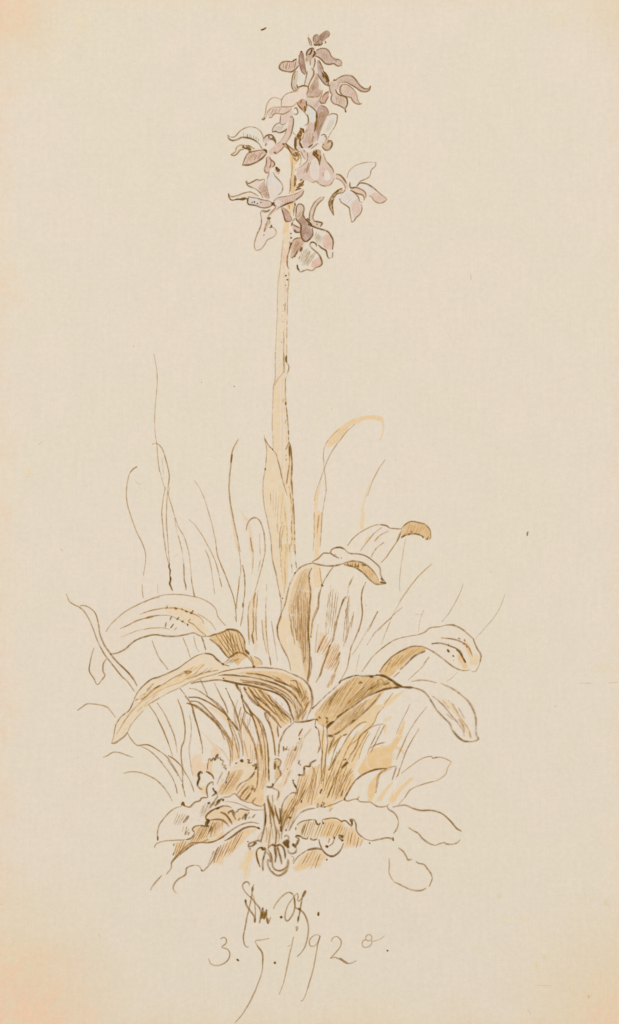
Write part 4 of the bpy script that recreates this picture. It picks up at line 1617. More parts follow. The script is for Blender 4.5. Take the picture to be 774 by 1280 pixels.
part('leaf', 'upper left arching leaf with short cross ticks along its ribs')
W()
f('133,790 138,782 152,767 172,757 200,748 222,743 240,745 258,750 266,758 272,770 282,782 287,787 262,795 250,793 240,791 220,796 200,794 185,795 168,803 155,815 138,818 133,830 128,845 122,852 112,840 115,820 125,800', CR, .35, 1.2)
f('203,757 222,756 240,760 256,775 262,792 246,793 236,783 222,772 208,768', YP, .65, 3)
f('262,795 276,790 286,787 296,792 303,805 307,815 311,820 303,826 297,832 288,822 275,810 263,798', (219, 182, 128), .85, 1)
W(80, 730, 120)
k('338,385 370,338 430,275 500,220 580,175 680,130 774,105', 1.3, .5, .15)
k('610,245 680,220 774,203', .9, .36, .3)
k('450,360 520,330 580,300 650,278 700,265', 1.3, .5, .2)
k('660,275 720,262', 2.6, .5, .1)
k('720,260 774,252', 1.0, .4, .2)
k('460,428 530,400 600,375 690,358 774,355', .9, .38, .25)
k('375,568 440,552 500,520 560,465 610,440 680,420 740,410 774,413', 1.7, .62, .15)
k('242,515 222,580 210,640 205,700 250,774', 1.3, .52, .2)
k('345,602 318,645 315,700 332,735 310,774', 1.5, .58, .15)
dot('378,566', 1.4, .75)
W(80, 830, 120)
k('210,0 206,60 240,115 270,165 300,135 332,90', 1.5, .56, .15)
W(180, 720, 120)
k('0,215 80,175 160,155 270,148 380,162 470,185 540,225 580,270 600,330 660,400', 1.1, .46, .15)
k('0,298 70,275 140,262 190,258 260,260 320,275 400,305 440,325 470,350 482,385', 1.3, .52, .2)
k('0,345 50,325 120,318 200,318 270,345 340,385 360,398', 1.0, .44, .2)
k('20,340 80,325', 2.2, .5, .1)
k('435,305 500,345 550,390 582,438', 1.0, .42, .25)
k('360,372 400,390 450,440 505,485', 1.3, .52, .2)
k('0,432 80,418 150,418 210,432', .9, .36, .3)
k('0,490 80,472 180,485 260,485 340,472 400,460 460,485 520,488', 1.9, .64, .15)
k('520,488 590,466 640,450 680,430', 2.2, .76, .15)
K('185,260 190,235|240,255 260,262|255,275 270,255|300,262 315,275|330,280 350,292|380,300 400,275|370,295 395,305|265,350 285,330|300,362 320,372|310,375 318,355|345,385 360,395|355,370 375,345|210,355 225,320|170,420 180,372|215,420 240,385|245,435 265,415', 1.5, .72, .15)
dot('185,257 262,262 310,270 345,288 380,300 268,350 312,370 352,395 250,258', 1.4, .82)
k('675,432 740,440 774,458', 2.0, .7, .2)
dot('670,432 680,434', 1.9, .85)
k('530,505 560,530 600,560 640,610 680,660', 2.2, .76, .2)
k('680,660 715,640 740,618 774,615', 1.6, .7, .4)
h('570,478 690,440', '690,640 774,600', 8, 1.4, .68, .2, cut=.05)
W(280, 770, 120)
f('0,130 30,108 100,115 142,150 166,200 172,260 205,310 240,395 190,330 150,302 110,295 60,325 30,335 0,310', (219, 184, 130), .8, 1)
k('0,125 30,108 100,115 140,148 165,200 170,260 185,290 208,312', 1.9, .72, .15)
k('170,275 205,308', 3.2, .85)
h('5,130 130,150', '30,320 180,300', 7, 1.3, .66, .2, cut=.05)
k('60,326 110,294 150,300 190,330 225,370 240,405', 2, .75, .3)
dot('235,408 240,415 245,405', 2, .88)
f('205,310 250,330 290,360 305,395 240,405 225,360', (226, 194, 142), .7, 1.4)
k('245,325 285,350 305,380 306,398', 1.3, .52)
k('215,320 240,390', 1.1, .5)

part('leaf', 'long front left leaf arching down to its tip, shaded brown near the base')
W()
f('391,883 391,872 387,858 379,850 367,843 354,837.5 339,835 318,834 303,835 290,837 285,832 278,829.5 271,824.5 265,818.5 256,816.5 247,819 234,827 223,835 211,841 200,846 189,849.5 180,856.5 173,864 167,875 160.5,889 150,898 145,906 143,917 140,929 147,928 156,920 161,913 167,903 176,892 189,881 195.5,875 211,866 225,860 239,854 250,852 264,850.5 279,851 295,854 311,857 327,861 342,864.5 353,869 359,877 362,888 366,901 369,903 378,902 383,895', YP, .5, 1.2)
f('310,838 340,838 356,841 378,853 386,865 388,880 382,893 375,902 367,900 363,886 358,874 345,863 320,857 296,853 285,850 290,842', (224, 190, 138), .75, 2)
f('180,868 196,858 215,850 232,836 252,828 258,833 240,842 262,838 274,838 255,845 235,852 212,860 195,868 183,876 172,887 161,897 150,914 147,914 155,902 164,890 172,880', (231, 202, 150), .65, 2)
f('150,918 156,908 161,908 156,917 152,921', (232, 206, 160), .6, 1.5)
f('275,846 283,842 310,844 360,858 372,876 382,893 370,900 362,882 350,868 312,857 285,851', (218, 180, 122), .45, 2.5)
W(180, 810, 120)
k('0,300 60,255 130,230 200,200 280,160 350,110 430,60 490,42', 1.5, .58, .15)
k('490,42 550,55 590,95 635,128', 2.2, .7, .15)
dot('630,128 640,130', 1.7, .85)
k('640,132 690,145', 1.2, .5)
K('650,120 680,95 710,70 740,48|660,130 720,90|700,120 740,95 774,85', 1.2, .5, .3)
dot('710,65 740,45 755,40', 1.1, .75)
h('680,115 774,70', '690,140 774,110', 6, .9, .42)
k('0,402 80,330 160,290 240,240 320,205 360,195', 1.5, .55, .25)
K('330,195 350,188 385,188|335,208 365,200 385,192|325,190 345,198', 1.9, .66, .2)
k('375,285 430,255 470,240 560,215 640,190 774,165', 1.2, .5, .15)
k('350,250 420,225 480,200 560,185 600,178', 1.6, .55, .3)
k('600,222 680,215 774,222', 1.5, .6, .15)
k('380,288 440,272 490,270 540,262 600,258 660,265 720,275 774,288', 1.9, .66, .2)
k('640,262 720,275', 2.4, .7, .2)
dot('643,245', 1.5, .9)
k('0,475 100,420 200,360 290,320 340,290 400,255', 1.0, .42, .3)
k('0,430 80,375 150,330 230,300 320,270', .8, .34, .35)
h('340,170 500,130', '200,250 420,220', 6, .9, .42, .3)
h('420,190 560,160', '300,270 460,230', 6, .9, .4, .3)
K('80,330 120,310|0,380 60,310|20,340 80,285', 1.3, .5, .4)
k('740,285 755,320 774,345', 3.0, .66, .2)
W(80, 830, 120)
k('774,100 700,125 640,175 600,220 575,265', 1.5, .6, .15)
k('575,265 545,340 520,380 480,410 445,445 420,490 408,540 403,570', 1.4, .6, .25)
k('403,570 395,605 385,640', 1.1, .46, .2)
k('382,640 410,638 440,620 490,580 515,545', 1.9, .62, .15)
k('515,545 540,490 590,430 640,375|'.strip('|'), 1.0, .42, .35)
k('680,325 740,290 774,270', .9, .38, .3)
k('425,565 470,490 530,400 600,325 660,270 720,215 774,175', 1.1, .48, .25)
k('590,385 660,320 730,260 774,230', .9, .36, .4)
f('590,290 640,245 665,255 630,285 600,300', (226, 190, 128), .7, 2)
K('575,295 600,280|610,265 660,235|620,285 665,265|725,205 774,170', 1.4, .55, .35)
W(280, 770, 120)
k('0,445 50,435 150,420 245,415 380,420 480,435 520,455', 1.4, .58, .2)
k('520,455 560,470 640,512 690,570 715,650 718,725', 1.7, .68, .2)
k('0,475 80,480 180,488 260,500 340,520 420,550 500,590 560,640 600,690 628,730', 1.8, .68, .15)
k('180,462 260,468 340,485 420,515 480,545 520,560', 1.9, .7, .2)
k('390,480 440,505 500,550 550,575 590,610 610,650', 1.7, .66, .25)
k('130,515 200,525 280,535 360,560 440,590 510,630 560,690 580,745', 1.7, .68, .15)
k('535,520 580,525 600,570 620,620 640,690', 1.8, .64, .2)
k('0,520 100,545 200,558 300,585 380,605 450,635 500,680 525,730 535,770', 2.2, .76, .15)
K('590,560 640,650|610,540 640,600|640,600 655,670 640,700|660,600 660,650|625,690 660,650 680,670|680,660 650,720|700,680 660,740', 1.3, .55, .2)
h('240,470 560,560', '280,495 590,620', 8, .8, .36, .3)
W(290, 850, 100)
k('0,15 60,32 140,48 240,68 320,92 400,115 470,150 530,210 560,270 575,330 600,400', 2.2, .75, .15)
k('100,20 200,30 300,50 380,80 460,120 530,170 590,230 620,290', 1.8, .7, .2)
k('290,0 380,20 460,50 540,90 600,140 640,200 672,260', 1.8, .7, .2)
k('410,0 480,25 550,55', 1.8, .7)
k('560,40 620,80 650,130 660,180', 1.9, .7, .2)
k('700,0 740,50 765,110 770,180 768,270 730,360 722,390', 1.5, .62, .3)
K('690,190 700,160|660,240 690,290 650,360|700,230 720,260 690,330 680,380|740,210 700,300|620,290 635,340 625,380|580,330 600,390|670,270 645,380|640,330 640,390', 1.4, .58, .2)
h('600,300 740,280', '600,395 680,395', 9, 1.1, .52, .25)
h('590,180 680,150', '620,330 680,330', 6, 1.0, .46, .3)
k('600,402 640,408 700,402 774,388', 2.0, .74, .15)

part('leaf', 'right upper leaf curling over, shaded brown under its fold')
W(470, 760, 140)
f('0,315 60,265 120,225 200,200 290,185 340,165 375,137 440,130 480,118 540,120 600,150 670,210 700,280 727,330 715,390 690,430 640,430 600,432 550,415 500,380 430,325 370,290 325,265 260,265 200,285 120,330 60,390 25,445 0,440', CR, .25, 1.2)
f('25,445 60,390 120,330 200,285 260,265 325,265 350,280 340,297 260,330 200,382 150,430 90,482 40,466', (219, 182, 126), .85, 1)
f('555,320 600,330 640,410 610,428 580,390', (229, 194, 140), .75, 2)
f('600,230 640,240 670,320 660,390 640,340', (229, 194, 140), .75, 2)
f('640,360 690,310 722,340 705,395 670,400 645,395', (231, 200, 152), .6, 2.5)
k('0,315 60,265 120,225 200,200 290,185', 1.2, .5, .3)
k('290,185 340,165 375,137 440,130 480,118', 1.4, .56, .15)
k('480,118 540,120 600,150 670,210', 2.0, .64, .15)
k('670,210 700,280 725,325 720,375', 2.0, .66, .15)
k('720,375 705,415 685,438 660,440', 1.2, .48, .2)
k('25,445 60,390 120,330 200,285 260,265 325,265', 2.0, .7, .15)
k('325,265 370,288 430,325 500,380 550,415 600,432 650,428', 1.9, .6, .15)
k('450,207 500,210 560,222 600,240 635,265 660,310 667,335', 1.8, .6, .2)
k('385,248 430,243 470,248 520,265 560,285 590,325 622,380', 2.0, .74, .15)
K('555,290 580,300 600,345|560,280 570,300|600,340 620,378', 2.6, .8, .2)
K('500,245 502,265|565,208 585,215|610,215 618,232|600,245 615,250|625,260 632,275', 1.5, .7)
dot('498,292 502,300', 2.0, .9)
dot('533,330 537,332 498,297', 1.5, .82)
dot('538,362', .9, .6)
h('90,360 310,275', '45,455 190,370', 7, 1.1, .55, .25, .02, cut=.1)
k('340,298 270,330 220,375', 2.4, .72, .2)
k('225,372 190,405 165,425|'.strip('|'), 3.0, .72, .3)
k('165,440 120,480', 1.4, .55)

part('leaf', 'right lower leaf, dark brown near the base with a pale hanging tip')
W()
f('391,886 401,876 416,862 426,852 435,847 444,844 457,844.5 475,844 482,845.5 490,851 497,855.5 502,858 517,859.5 527,862 537,872 545,885 553,895 562,904 565,912 573,921 581,926.5 591,926 597,923 595.5,915 595.5,901 592,887 584,875 573,866 560,858 550,854 539,851.5 526,850 515,852 502,858 490,860.5 470,866 457,872 443,882 427,892 416,903 409,911 400,912', CR, .3, 1.2)
f('393,892 403,880 420,863 436,849 446,846 475,846 490,853 500,857.5 489,860 470,865 457,871.5 443,882 427,892 416,902 409,910 398,905', (221, 188, 134), .85, 1.2)
f('411,920 410,912 427,894 443,884 458,874 480,864 470,880 455,893 440,905 425,915', (222, 187, 132), .75, 1.5)
f('545,870 556,880 570,894 578,910 586,922 590,920 584,905 574,890 562,876 552,872', (232, 208, 166), .6, 2)
W(370, 830, 120)
k('130,362 200,295 250,245', 1.3, .66, .3)
dot('135,355 140,345', 1.3, .85)
k('250,245 300,205 345,160', 1.2, .6, .4)
k('345,158 365,130', 1.8, .8)
k('365,135 420,110 480,92 540,97 600,95 680,90', 1.7, .7, .2)
k('680,90 720,100 774,140', 3.0, .85, .15)
k('248,520 300,470 350,420 400,380 470,335 560,270 640,232 700,212 774,195', 2.2, .78, .2)
K('250,515 280,480 310,460|245,510 300,465|260,495 290,470', 3.0, .88, .15)
k('330,430 410,375', 2.8, .8, .25)
k('265,582 330,560 400,510 480,450 560,380 620,320 660,270 685,235', 2.2, .72, .25)
k('258,578 300,582', 3.2, .88, .1)
k('450,465 480,448', 3, .8)
h('250,280 460,110', '170,400 330,330', 9, 1.2, .6, .25, .03, cut=.12)
h('560,170 750,130', '360,390 560,270', 9, 1.2, .6, .25, .03, cut=.1)
h('390,400 600,280', '280,540 470,440', 10, 1.1, .56, .3, cut=.1)
h('300,230 480,110', '180,420 300,400', 8, .8, .5, .2, .02, cut=.05)
h('480,110 700,110', '300,420 480,320', 12, .8, .52, .2, .02, cut=.05)
h('640,120 760,140', '500,300 640,225', 6, .8, .5, .2, .02)
h('300,520 640,290', '290,560 600,340', 9, .8, .5, .2)
k('590,100 620,100 605,108', 3, .75)
k('505,155 530,145 520,155', 3.4, .66, .2)
K('580,210 620,190|590,205 650,170|420,320 440,290', 2, .7, .2)
k('750,140 745,155 700,165', 1.6, .66)
K('240,430 260,445|245,455 260,460 240,475|170,440 175,460|180,425 200,440', 1.9, .76)
W(470, 760, 140)
k('0,462 40,466 90,487 140,520 180,545', 3.0, .85, .2)
k('0,585 60,560 130,550 190,545', 2.6, .82, .15)
K('110,500 140,530 180,545|130,520 170,535 190,550', 2.0, .78)
h('0,490 80,500', '0,560 130,540', 5, 1.2, .6, .2)
k('185,545 260,550', 2.6, .78)
k('260,550 320,570 350,595 375,630', 1.8, .66, .15)
W(480, 830, 120)
k('370,280 395,320 420,365', 1.9, .66)
k('420,365 480,430 530,480 550,530', 2.2, .62, .15)
k('550,530 600,590 650,622 700,626', 2.2, .68, .15)
k('700,626 735,620 762,602 745,570 742,500', 1.8, .6, .25)
k('742,500 740,440 720,370 680,300 640,262', 2.2, .64, .15)
k('640,262 580,215 520,182 460,155', 2.0, .58, .2)
k('425,152 370,138 300,130 220,142', 1.6, .52, .2)
k('390,258 440,295 490,345 550,420 600,480 650,550', 1.5, .55, .2)
k('600,440 640,500 650,545', 2.0, .5, .2)
K('440,300 490,340|470,290 530,360|520,290 570,360 620,440 680,520 705,590|550,310 600,400|600,350 650,440|500,400 560,450|640,540 650,590|690,540 700,600', 1.0, .42, .35)
f('540,370 570,375 640,470 660,540 630,500 590,430', (232, 203, 154), .7, 2)


# ================================================================== low leaves on the ground
thing('ground_leaf', 'large round edged pale leaf at lower right of the roots', 'leaf', 'low leaves round the foot of the orchid')
W(400, 960, 100)
f('0,380 40,378 130,350 225,310 260,320 320,308 360,292 400,320 490,330 560,375 650,365 665,395 735,450 760,520 745,590 712,650 705,700 630,678 500,700 430,685 380,650 350,600 345,530 330,500 290,500 310,560 250,510 200,510 160,490 90,488 0,505', CR, .25, 1)
k('45,378 130,350 225,308', 1.4, .6, .15)
k('235,300 270,235 300,180 340,120', 2.4, .78, .2)
k('228,305 250,300', 3.6, .85, .1)
k('340,120 400,70 450,45 520,20 600,5', 1.4, .6, .2)
k('240,312 270,320 330,302 365,298 382,272', 1.5, .58, .15)
k('358,298 385,322 430,328 490,332 550,370 600,378 640,370 670,350', 1.7, .58, .15)
k('650,368 665,400 715,430 745,470 762,520', 1.7, .6, .15)
k('762,520 750,575 712,635', 1.4, .52, .2)
k('712,700 705,670 712,705 690,682 640,676 580,688 500,702 440,688', 1.8, .62, .15)
k('440,688 390,655 355,605 348,540 330,500', 1.9, .64, .15)
K('285,500 330,502|290,505 308,522|310,505 312,560', 2.6, .75, .2)
k('310,565 275,535 250,512 205,515', 1.6, .62)
k('20,500 60,490 120,485 165,490 205,512', 1.3, .55, .15)
K('10,380 20,345|30,365 45,340|20,330 35,335|40,372 52,385', 1.7, .68)
dot('480,727', 1.3, .85)
dot('208,520', 1.6, .75)

part('shade')
W(340, 1010, 100)
f('260,250 300,180 340,130 420,115 440,160 480,130 520,105 600,100 650,120 690,130 730,190 774,220 774,340 720,370 690,330 690,280 600,290 470,290 420,300 330,270', (229, 196, 146), .85, 3)
h('330,130 440,120', '280,260 390,290', 7, 1.2, .58, .2, cut=.08)
h('450,150 620,140', '400,280 560,290', 9, 1.1, .56, .2, cut=.08)
h('640,160 740,180', '580,280 700,320', 8, 1.1, .56, .2, cut=.1)
W(400, 960, 100)
f('215,620 300,560 345,590 380,650 430,690 400,740 300,774 230,774', (230, 198, 150), .75, 3)
h('270,580 430,700', '250,740 400,774', 7, 1.2, .56, .2, cut=.25)

thing('ground_leaf', 'small shaded curled leaf with a scalloped lower edge right of the roots', 'leaf', 'low leaves round the foot of the orchid')
W(340, 1010, 100)
f('230,220 240,160 300,125 410,112 450,160 500,125 460,290 420,305 340,295 270,270 235,270', (229, 205, 164), .5, 1.5)
k('230,185 232,215', 2.0, .75, .1)
k('240,165 270,140 320,122 410,112 420,115', 1.6, .62, .2)
k('420,112 435,150 455,160 470,140', 1.7, .68)
dot('490,130 495,145 500,150 440,155', 1.7, .8)
k('500,115 560,98 620,100 650,115', 1.3, .55, .2)
k('650,112 670,128 710,122 740,150 774,185', 1.7, .64, .2)
K('230,265 280,275 300,295|290,290 345,298 345,280|370,295 400,310 440,300|235,280 260,300 255,325 230,350', 2.0, .76, .25)
h('310,150 330,140', '280,250 300,260', 2, 1.4, .62)

thing('ground_leaf', 'round pale leaf with dark stalk dot beside the shaded patch at lower right', 'leaf', 'low leaves round the foot of the orchid')
f('465,300 480,360 500,410 540,455 580,466 630,440 670,390 692,330 690,300 600,290 540,300', CR, .35, 1.2)
k('455,300 462,340 485,395 525,445 580,468 635,440 672,392 692,340', 2.0, .76, .2)
k('560,462 590,466', 2.4, .85)
K('600,280 605,300 600,270|640,265 690,270 670,285|660,300 690,315 670,320|650,270 680,285', 2.0, .8)
dot('672,275 680,285 655,290', 1.6, .85)
k('605,285 590,340 550,370', 1.2, .6, .2)
dot('525,370 532,368 538,375', 2.2, .9)
k('560,290 545,340', 1.6, .62, .2)

thing('ground_leaf', 'arched low leaf with a washed and hatched shadow below it', 'leaf', 'low leaves round the foot of the orchid')
f('195,580 230,540 260,490 330,420 380,400 440,395 490,420 540,470 500,520 470,575 380,575 300,610 230,620', (229, 198, 150), .75, 3)
k('205,540 240,485 280,450 320,420 350,405', 1.2, .54, .15)
k('340,408 390,395 440,392 490,405', 2.6, .85, .15)
h('340,420 490,440', '250,570 440,580', 7, 1.2, .6, .2, cut=.2)
dot('532,500 355,400', 1.3, .85)
K('200,520 215,480 180,460|485,410 500,430', 1, .45)

thing('ground_leaf', 'outlined pale oval leaf at far right with a small hook at its tip', 'leaf', 'low leaves round the foot of the orchid')
W(460, 920, 120)
f('275,300 340,250 440,182 510,165 580,175 675,208 640,270 630,305 560,355 440,390 350,435 310,480 250,552 200,480 260,360', CR, .2, 1.2)
f('165,535 200,450 300,370 345,325 368,345 280,440 210,540', (233, 200, 152), .8, 1.6)
f('200,480 235,410 262,352 300,330 250,420', (231, 210, 176), .3, 1.6)
k('270,302 340,248 430,185 480,168 515,165 520,180 560,170', 1.2, .48, .15)
k('520,178 580,172 630,185 675,208', 1.4, .52, .15)
k('672,208 640,265 632,300 600,332 550,360 500,372 440,390 380,412 335,440 300,490 245,555', 1.2, .48, .2)

thing('ground_leaf', 'wide drooping leaf at the far right below the oval leaf', 'leaf', 'low leaves round the foot of the orchid')
f('200,572 300,558 360,582 430,600 520,600 590,622 650,670 700,730 755,774 640,774 400,774 330,735 240,700 245,650 215,615 165,590', CR, .2, 1.2)
k('200,574 250,562 300,558 360,582 430,600 515,600 590,622 650,670 700,728 758,770', 1.9, .56, .15)
W(470, 1010, 120)
f('180,90 280,0 440,20 540,55 610,110 690,188 680,250 640,290 550,280 470,300 400,270 340,205 265,158', CR, .2, 1.2)
k('560,62 620,125 655,170 690,188', 2.0, .56, .15)
k('262,158 300,182 340,205 385,255 440,290 480,300', 2.1, .58, .15)
k('480,300 520,285 550,278', 1.5, .5)
k('548,275 570,290 620,292 655,280 680,255', 1.7, .54, .15)

thing('ground_leaf', 'round outlined leaf lowest at the right, drawn with gaps', 'leaf', 'low leaves round the foot of the orchid')
f('105,405 108,530 150,598 230,635 280,660 360,665 410,645 440,600 455,540 435,500 385,450 320,432 265,415 220,352 180,322', CR, .2, 1.2)
k('180,320 220,350 245,390 258,412', 1.9, .54, .15)
k('250,405 260,420 290,412', 2.6, .56, .1)
k('322,430 345,445 385,455 420,495 445,530 455,565', 2.0, .56, .15)
k('455,565 445,600 428,638', 1.5, .48, .3)
k('105,402 108,470 106,520 125,565 150,598', 1.5, .48, .15)
k('150,598 230,635 280,658 355,666 408,645', 2.1, .58, .15)

thing('ground_leaf', 'pale fan shaped leaf at lower left with a dark notch on top', 'leaf', 'low leaves round the foot of the orchid')
W(180, 980, 100)
f('135,550 130,460 150,400 180,350 240,280 300,235 370,212 440,222 470,190 540,160 560,140 620,130 640,170 700,220 640,270 600,310 612,350 620,400 540,400 480,425 470,450 490,480 460,520 410,545 340,545 250,540', CR, .25, 1)
k('132,550 132,470 150,395 180,350 240,280 300,235 370,212', 1.5, .56, .15)
k('134,500 136,548', 2.1, .7)
K('365,208 378,178 392,210|375,175 378,208|385,190 380,212', 2.8, .78, .1)
k('390,210 435,224 465,200 490,178 540,162 560,138 620,128', 1.7, .58, .15)
h('320,270 430,310', '270,400 380,380', 8, 1.3, .58, .25, cut=.2)
k('435,305 400,355 375,375', 2.4, .64, .3)
h('380,400 450,430', '360,470 420,490', 4, 1.3, .58, .2)
K('415,450 395,495|440,465 425,495', 1.4, .62)
h('560,190 640,180', '530,290 570,300', 5, .8, .38)
k('530,345 532,350', 1, .5)

thing('ground_leaf', 'shaded wavy leaf under the fan shaped leaf at lower left', 'leaf', 'low leaves round the foot of the orchid')
f('300,560 410,545 460,520 490,480 470,450 480,425 540,402 620,410 640,350 700,345 774,350 774,520 700,550 620,570 550,565 480,590 400,640 340,685 280,690 290,620', (228, 193, 142), .75, 3)
k('102,620 108,595 130,572 200,552 280,545 370,542 410,540', 1.5, .56, .15)
k('410,540 460,522 488,485 490,470', 2.0, .66)
k('490,468 470,445 478,425 500,410 545,402', 2.0, .68)
k('545,402 590,408 620,412', 2.4, .74)
K('600,340 630,350 625,380|612,350 600,395 630,410|620,345 615,400', 2.6, .85)
k('602,340 598,315 625,280 680,245 774,210', 1.8, .66, .15)
k('700,240 735,228', 2.6, .8)
k('262,774 300,725 345,682 400,640 470,590 540,565 620,568 700,548 774,508', 2.0, .66, .15)
h('310,560 420,550', '275,690 350,680', 6, 1.3, .6, .2, cut=.1)
h('540,420 700,360', '430,590 640,520', 12, 1.2, .58, .2, cut=.12)
h('650,400 774,360', '640,520 774,430', 6, 1.0, .48, .25)
k('660,410 620,490', 2.2, .66, .3)
K('285,600 292,575|278,690 290,660', 1.4, .66)

thing('ground_leaf', 'low shaded leaf at lower left nearest the signature, with a drooping outline', 'leaf', 'low leaves round the foot of the orchid')
W(180, 1010, 100)
W(260, 1010, 100)
f('0,330 60,320 140,280 200,235 280,180 360,145 440,140 495,155 490,200 420,180 350,195 300,240 220,290 170,320 110,370 60,470 20,520', CR, .25, 1.2)
f('75,480 110,390 170,330 240,280 320,210 380,190 480,200 400,280 330,360 240,440 200,480 130,500 90,560 70,540', (230, 198, 152), .75, 3)
k('0,332 60,322 140,282 200,235 280,182 360,147 430,138 497,155', 2.0, .62, .15)
k('160,320 230,280 290,235 340,200 400,182 450,182 495,198', 2.2, .72, .15)
dot('488,192 495,198', 2.2, .85)
h('110,375 370,200', '60,500 250,430', 11, 1.2, .56, .2, cut=.1)
k('105,375 80,420 60,480 65,530', 1.6, .6, .2)
k('40,440 60,415 0,550', 1, .42)
W()
k('260,1049 252,1053 239,1054 226,1064.5 215,1077.5 214,1085 208,1093', 1.7, .6, .15)
k('202.5,1094 192,1106 188,1113', 1.6, .58, .15)
k('271,1066 264.5,1077.5 257,1086 253,1089 249,1082.6 242.5,1081.3', 1.4, .55, .2)
dot('252.5,1088', 1.5, .7)
k('242.5,1081.3 233.5,1085 232,1093 223,1099 218,1105 216.7,1111 220.6,1116.7', 1.7, .58, .15)
W(180, 980, 100)
h('720,610 774,580', '640,774 700,774', 4, 1.3, .58, .2)
f('690,774 720,650 774,580 774,774', (231, 200, 155), .7, 3)

thing('serrated_leaf', 'toothed upright leaf with pale centre at the left foot of the grass', 'leaf', 'small toothed leaves')
W(230, 930, 100)
f('230,270 232,200 240,150 290,135 330,110 360,150 385,190 410,235 380,280 320,400 300,350 270,300', (228, 216, 194), .7, 1)
f('230,270 232,200 240,160 285,150 280,230 285,310 250,285', (229, 198, 150), .75, 1.5)
k('228,250 232,190 240,165', 1.5, .62)
k('235,160 250,140 262,165 285,135 300,158 315,115 330,100 325,140 352,130 350,155', 2.4, .78, .1)
k('350,150 380,165 370,200 405,210 385,225 410,235 400,255', 1.8, .66, .15)
k('375,270 345,330 320,390', 1.3, .56, .2)
k('215,265 250,285 275,305 292,340', 2.2, .78)

thing('serrated_leaf', 'small pale leaf with thick dark left edge below the toothed leaf', 'leaf', 'small toothed leaves')
f('135,400 140,330 155,275 180,270 230,290 280,320 292,350 260,375 230,400 180,440', (228, 216, 194), .6, 1)
f('140,405 170,400 220,400 222,500 160,480', (229, 200, 158), .7, 3)
k('132,410 135,370 148,330 140,300 160,270 180,285', 3.4, .85, .1)
k('135,405 155,430 180,440', 1.8, .66)
k('232,515 220,460 225,410 250,378 280,370 282,400', 1.8, .64)
k('280,420 290,450 315,465', 2.4, .8)

thing('serrated_leaf', 'wide hatched leaf with a toothed upper rim beside the toothed leaf', 'leaf', 'small toothed leaves')
f('410,330 430,270 500,190 560,160 640,180 700,210 705,250 660,300 590,360 520,410 500,470 440,505 380,500 360,460 400,400', (229, 208, 170), .6, 1.2)
f('400,380 430,270 540,230 600,260 560,350 500,460 440,500 330,500 320,440 380,330', (229, 197, 148), .75, 3)
f('520,420 600,360 700,260 770,290 774,600 680,590 580,550 500,490', (229, 196, 146), .75, 3)
K('495,190 520,178|545,160 575,165 560,150|610,150 632,155 622,180 655,180|660,205 690,215|680,200 718,195|700,205 690,250', 2.2, .76, .15)
dot('555,158 562,165 695,240 700,225', 2.2, .85)
k('690,262 660,305 620,345 590,362', 2.0, .7, .2)
k('590,362 560,375 520,415 505,455', 1.8, .66, .2)
h('430,290 590,260', '320,480 450,460', 11, 1.2, .56, .2, cut=.1)
k('408,360 415,330 440,260', 1.6, .6, .3)
dot('407,375 410,370', 1.8, .85)
h('580,370 690,440', '500,480 600,560', 6, 1.3, .6, .2, cut=.1)
K('650,400 672,410 655,440 690,435 680,465|560,480 600,440 640,410|590,550 650,470|545,510 580,455|540,500 550,530 585,545', 2.0, .72, .2)
k('700,520 665,560 680,585 750,605', 1.5, .6, .15)
k('380,515 440,508 490,480 520,505 555,540 600,560 660,570 720,600', 1.5, .55, .15)

thing('serrated_leaf', 'low curled leaves with dark specks in front of the toothed leaves', 'leaf', 'small toothed leaves')
f('215,720 230,670 290,630 380,600 450,610 470,650 520,650 560,630 630,640 600,700 560,740 480,774 230,774', (230, 201, 158), .7, 3)
f('400,510 440,515 520,520 600,560 680,590 750,610 760,640 640,640 560,625 480,650 460,620 380,595 300,620 330,560', CR, .3, 1.2)
k('212,725 220,690 260,650 310,625 380,602 430,602 460,618', 2.0, .68, .15)
k('310,630 345,615', 2.8, .8)
K('430,680 432,660 455,650 470,640 485,670 495,690|460,640 480,690 505,735|485,670 510,655 525,650 520,640 550,628 590,635 635,642', 1.9, .72, .15)
k('350,660 400,680 440,730 465,770', 2.0, .68, .15)
k('240,740 300,730 360,735 420,770', 1.8, .66, .15)
k('560,730 600,680 590,735', 3.6, .86, .15)
K('600,700 635,655|640,700 625,725|690,680 660,715|525,740 545,710', 1.5, .62)
k('400,555 480,562 560,590 620,620 680,638 770,635', 1.0, .45, .15)
K('240,560 250,570|235,580 250,560|300,555 275,590|340,540 320,575|335,545 350,555 300,600|375,530 385,550 370,545|290,460 310,470 270,505|330,500 250,620|370,520 300,600|310,475 325,490', 2.0, .78, .2)
dot('240,572 335,550 340,545 325,560 378,540 305,465 312,470', 2.0, .88)
h('180,600 300,540', '145,730 240,640', 8, .9, .42, .3)
k('225,520 170,520 155,550 115,560 80,590 60,610 0,600', 1.5, .54, .15)
dot('5,595 750,600', 1.4, .75)
k('215,730 240,735 225,770', 2.4, .85)
h('270,760 300,735', '240,774 280,774', 3, .9, .5)
W(260, 1010, 100)
k('120,40 160,50 200,95 235,160', 2.2, .7, .15)
k('60,110 110,108 160,125 195,165 205,180', 1.9, .66, .15)
h('60,130 160,120', '10,270 90,230', 8, 1.1, .52, .25, cut=.15)
f('0,150 50,110 120,108 180,140 120,250 60,300 0,290', (229, 196, 146), .6, 3)
k('45,175 10,235', 2.6, .62, .3)

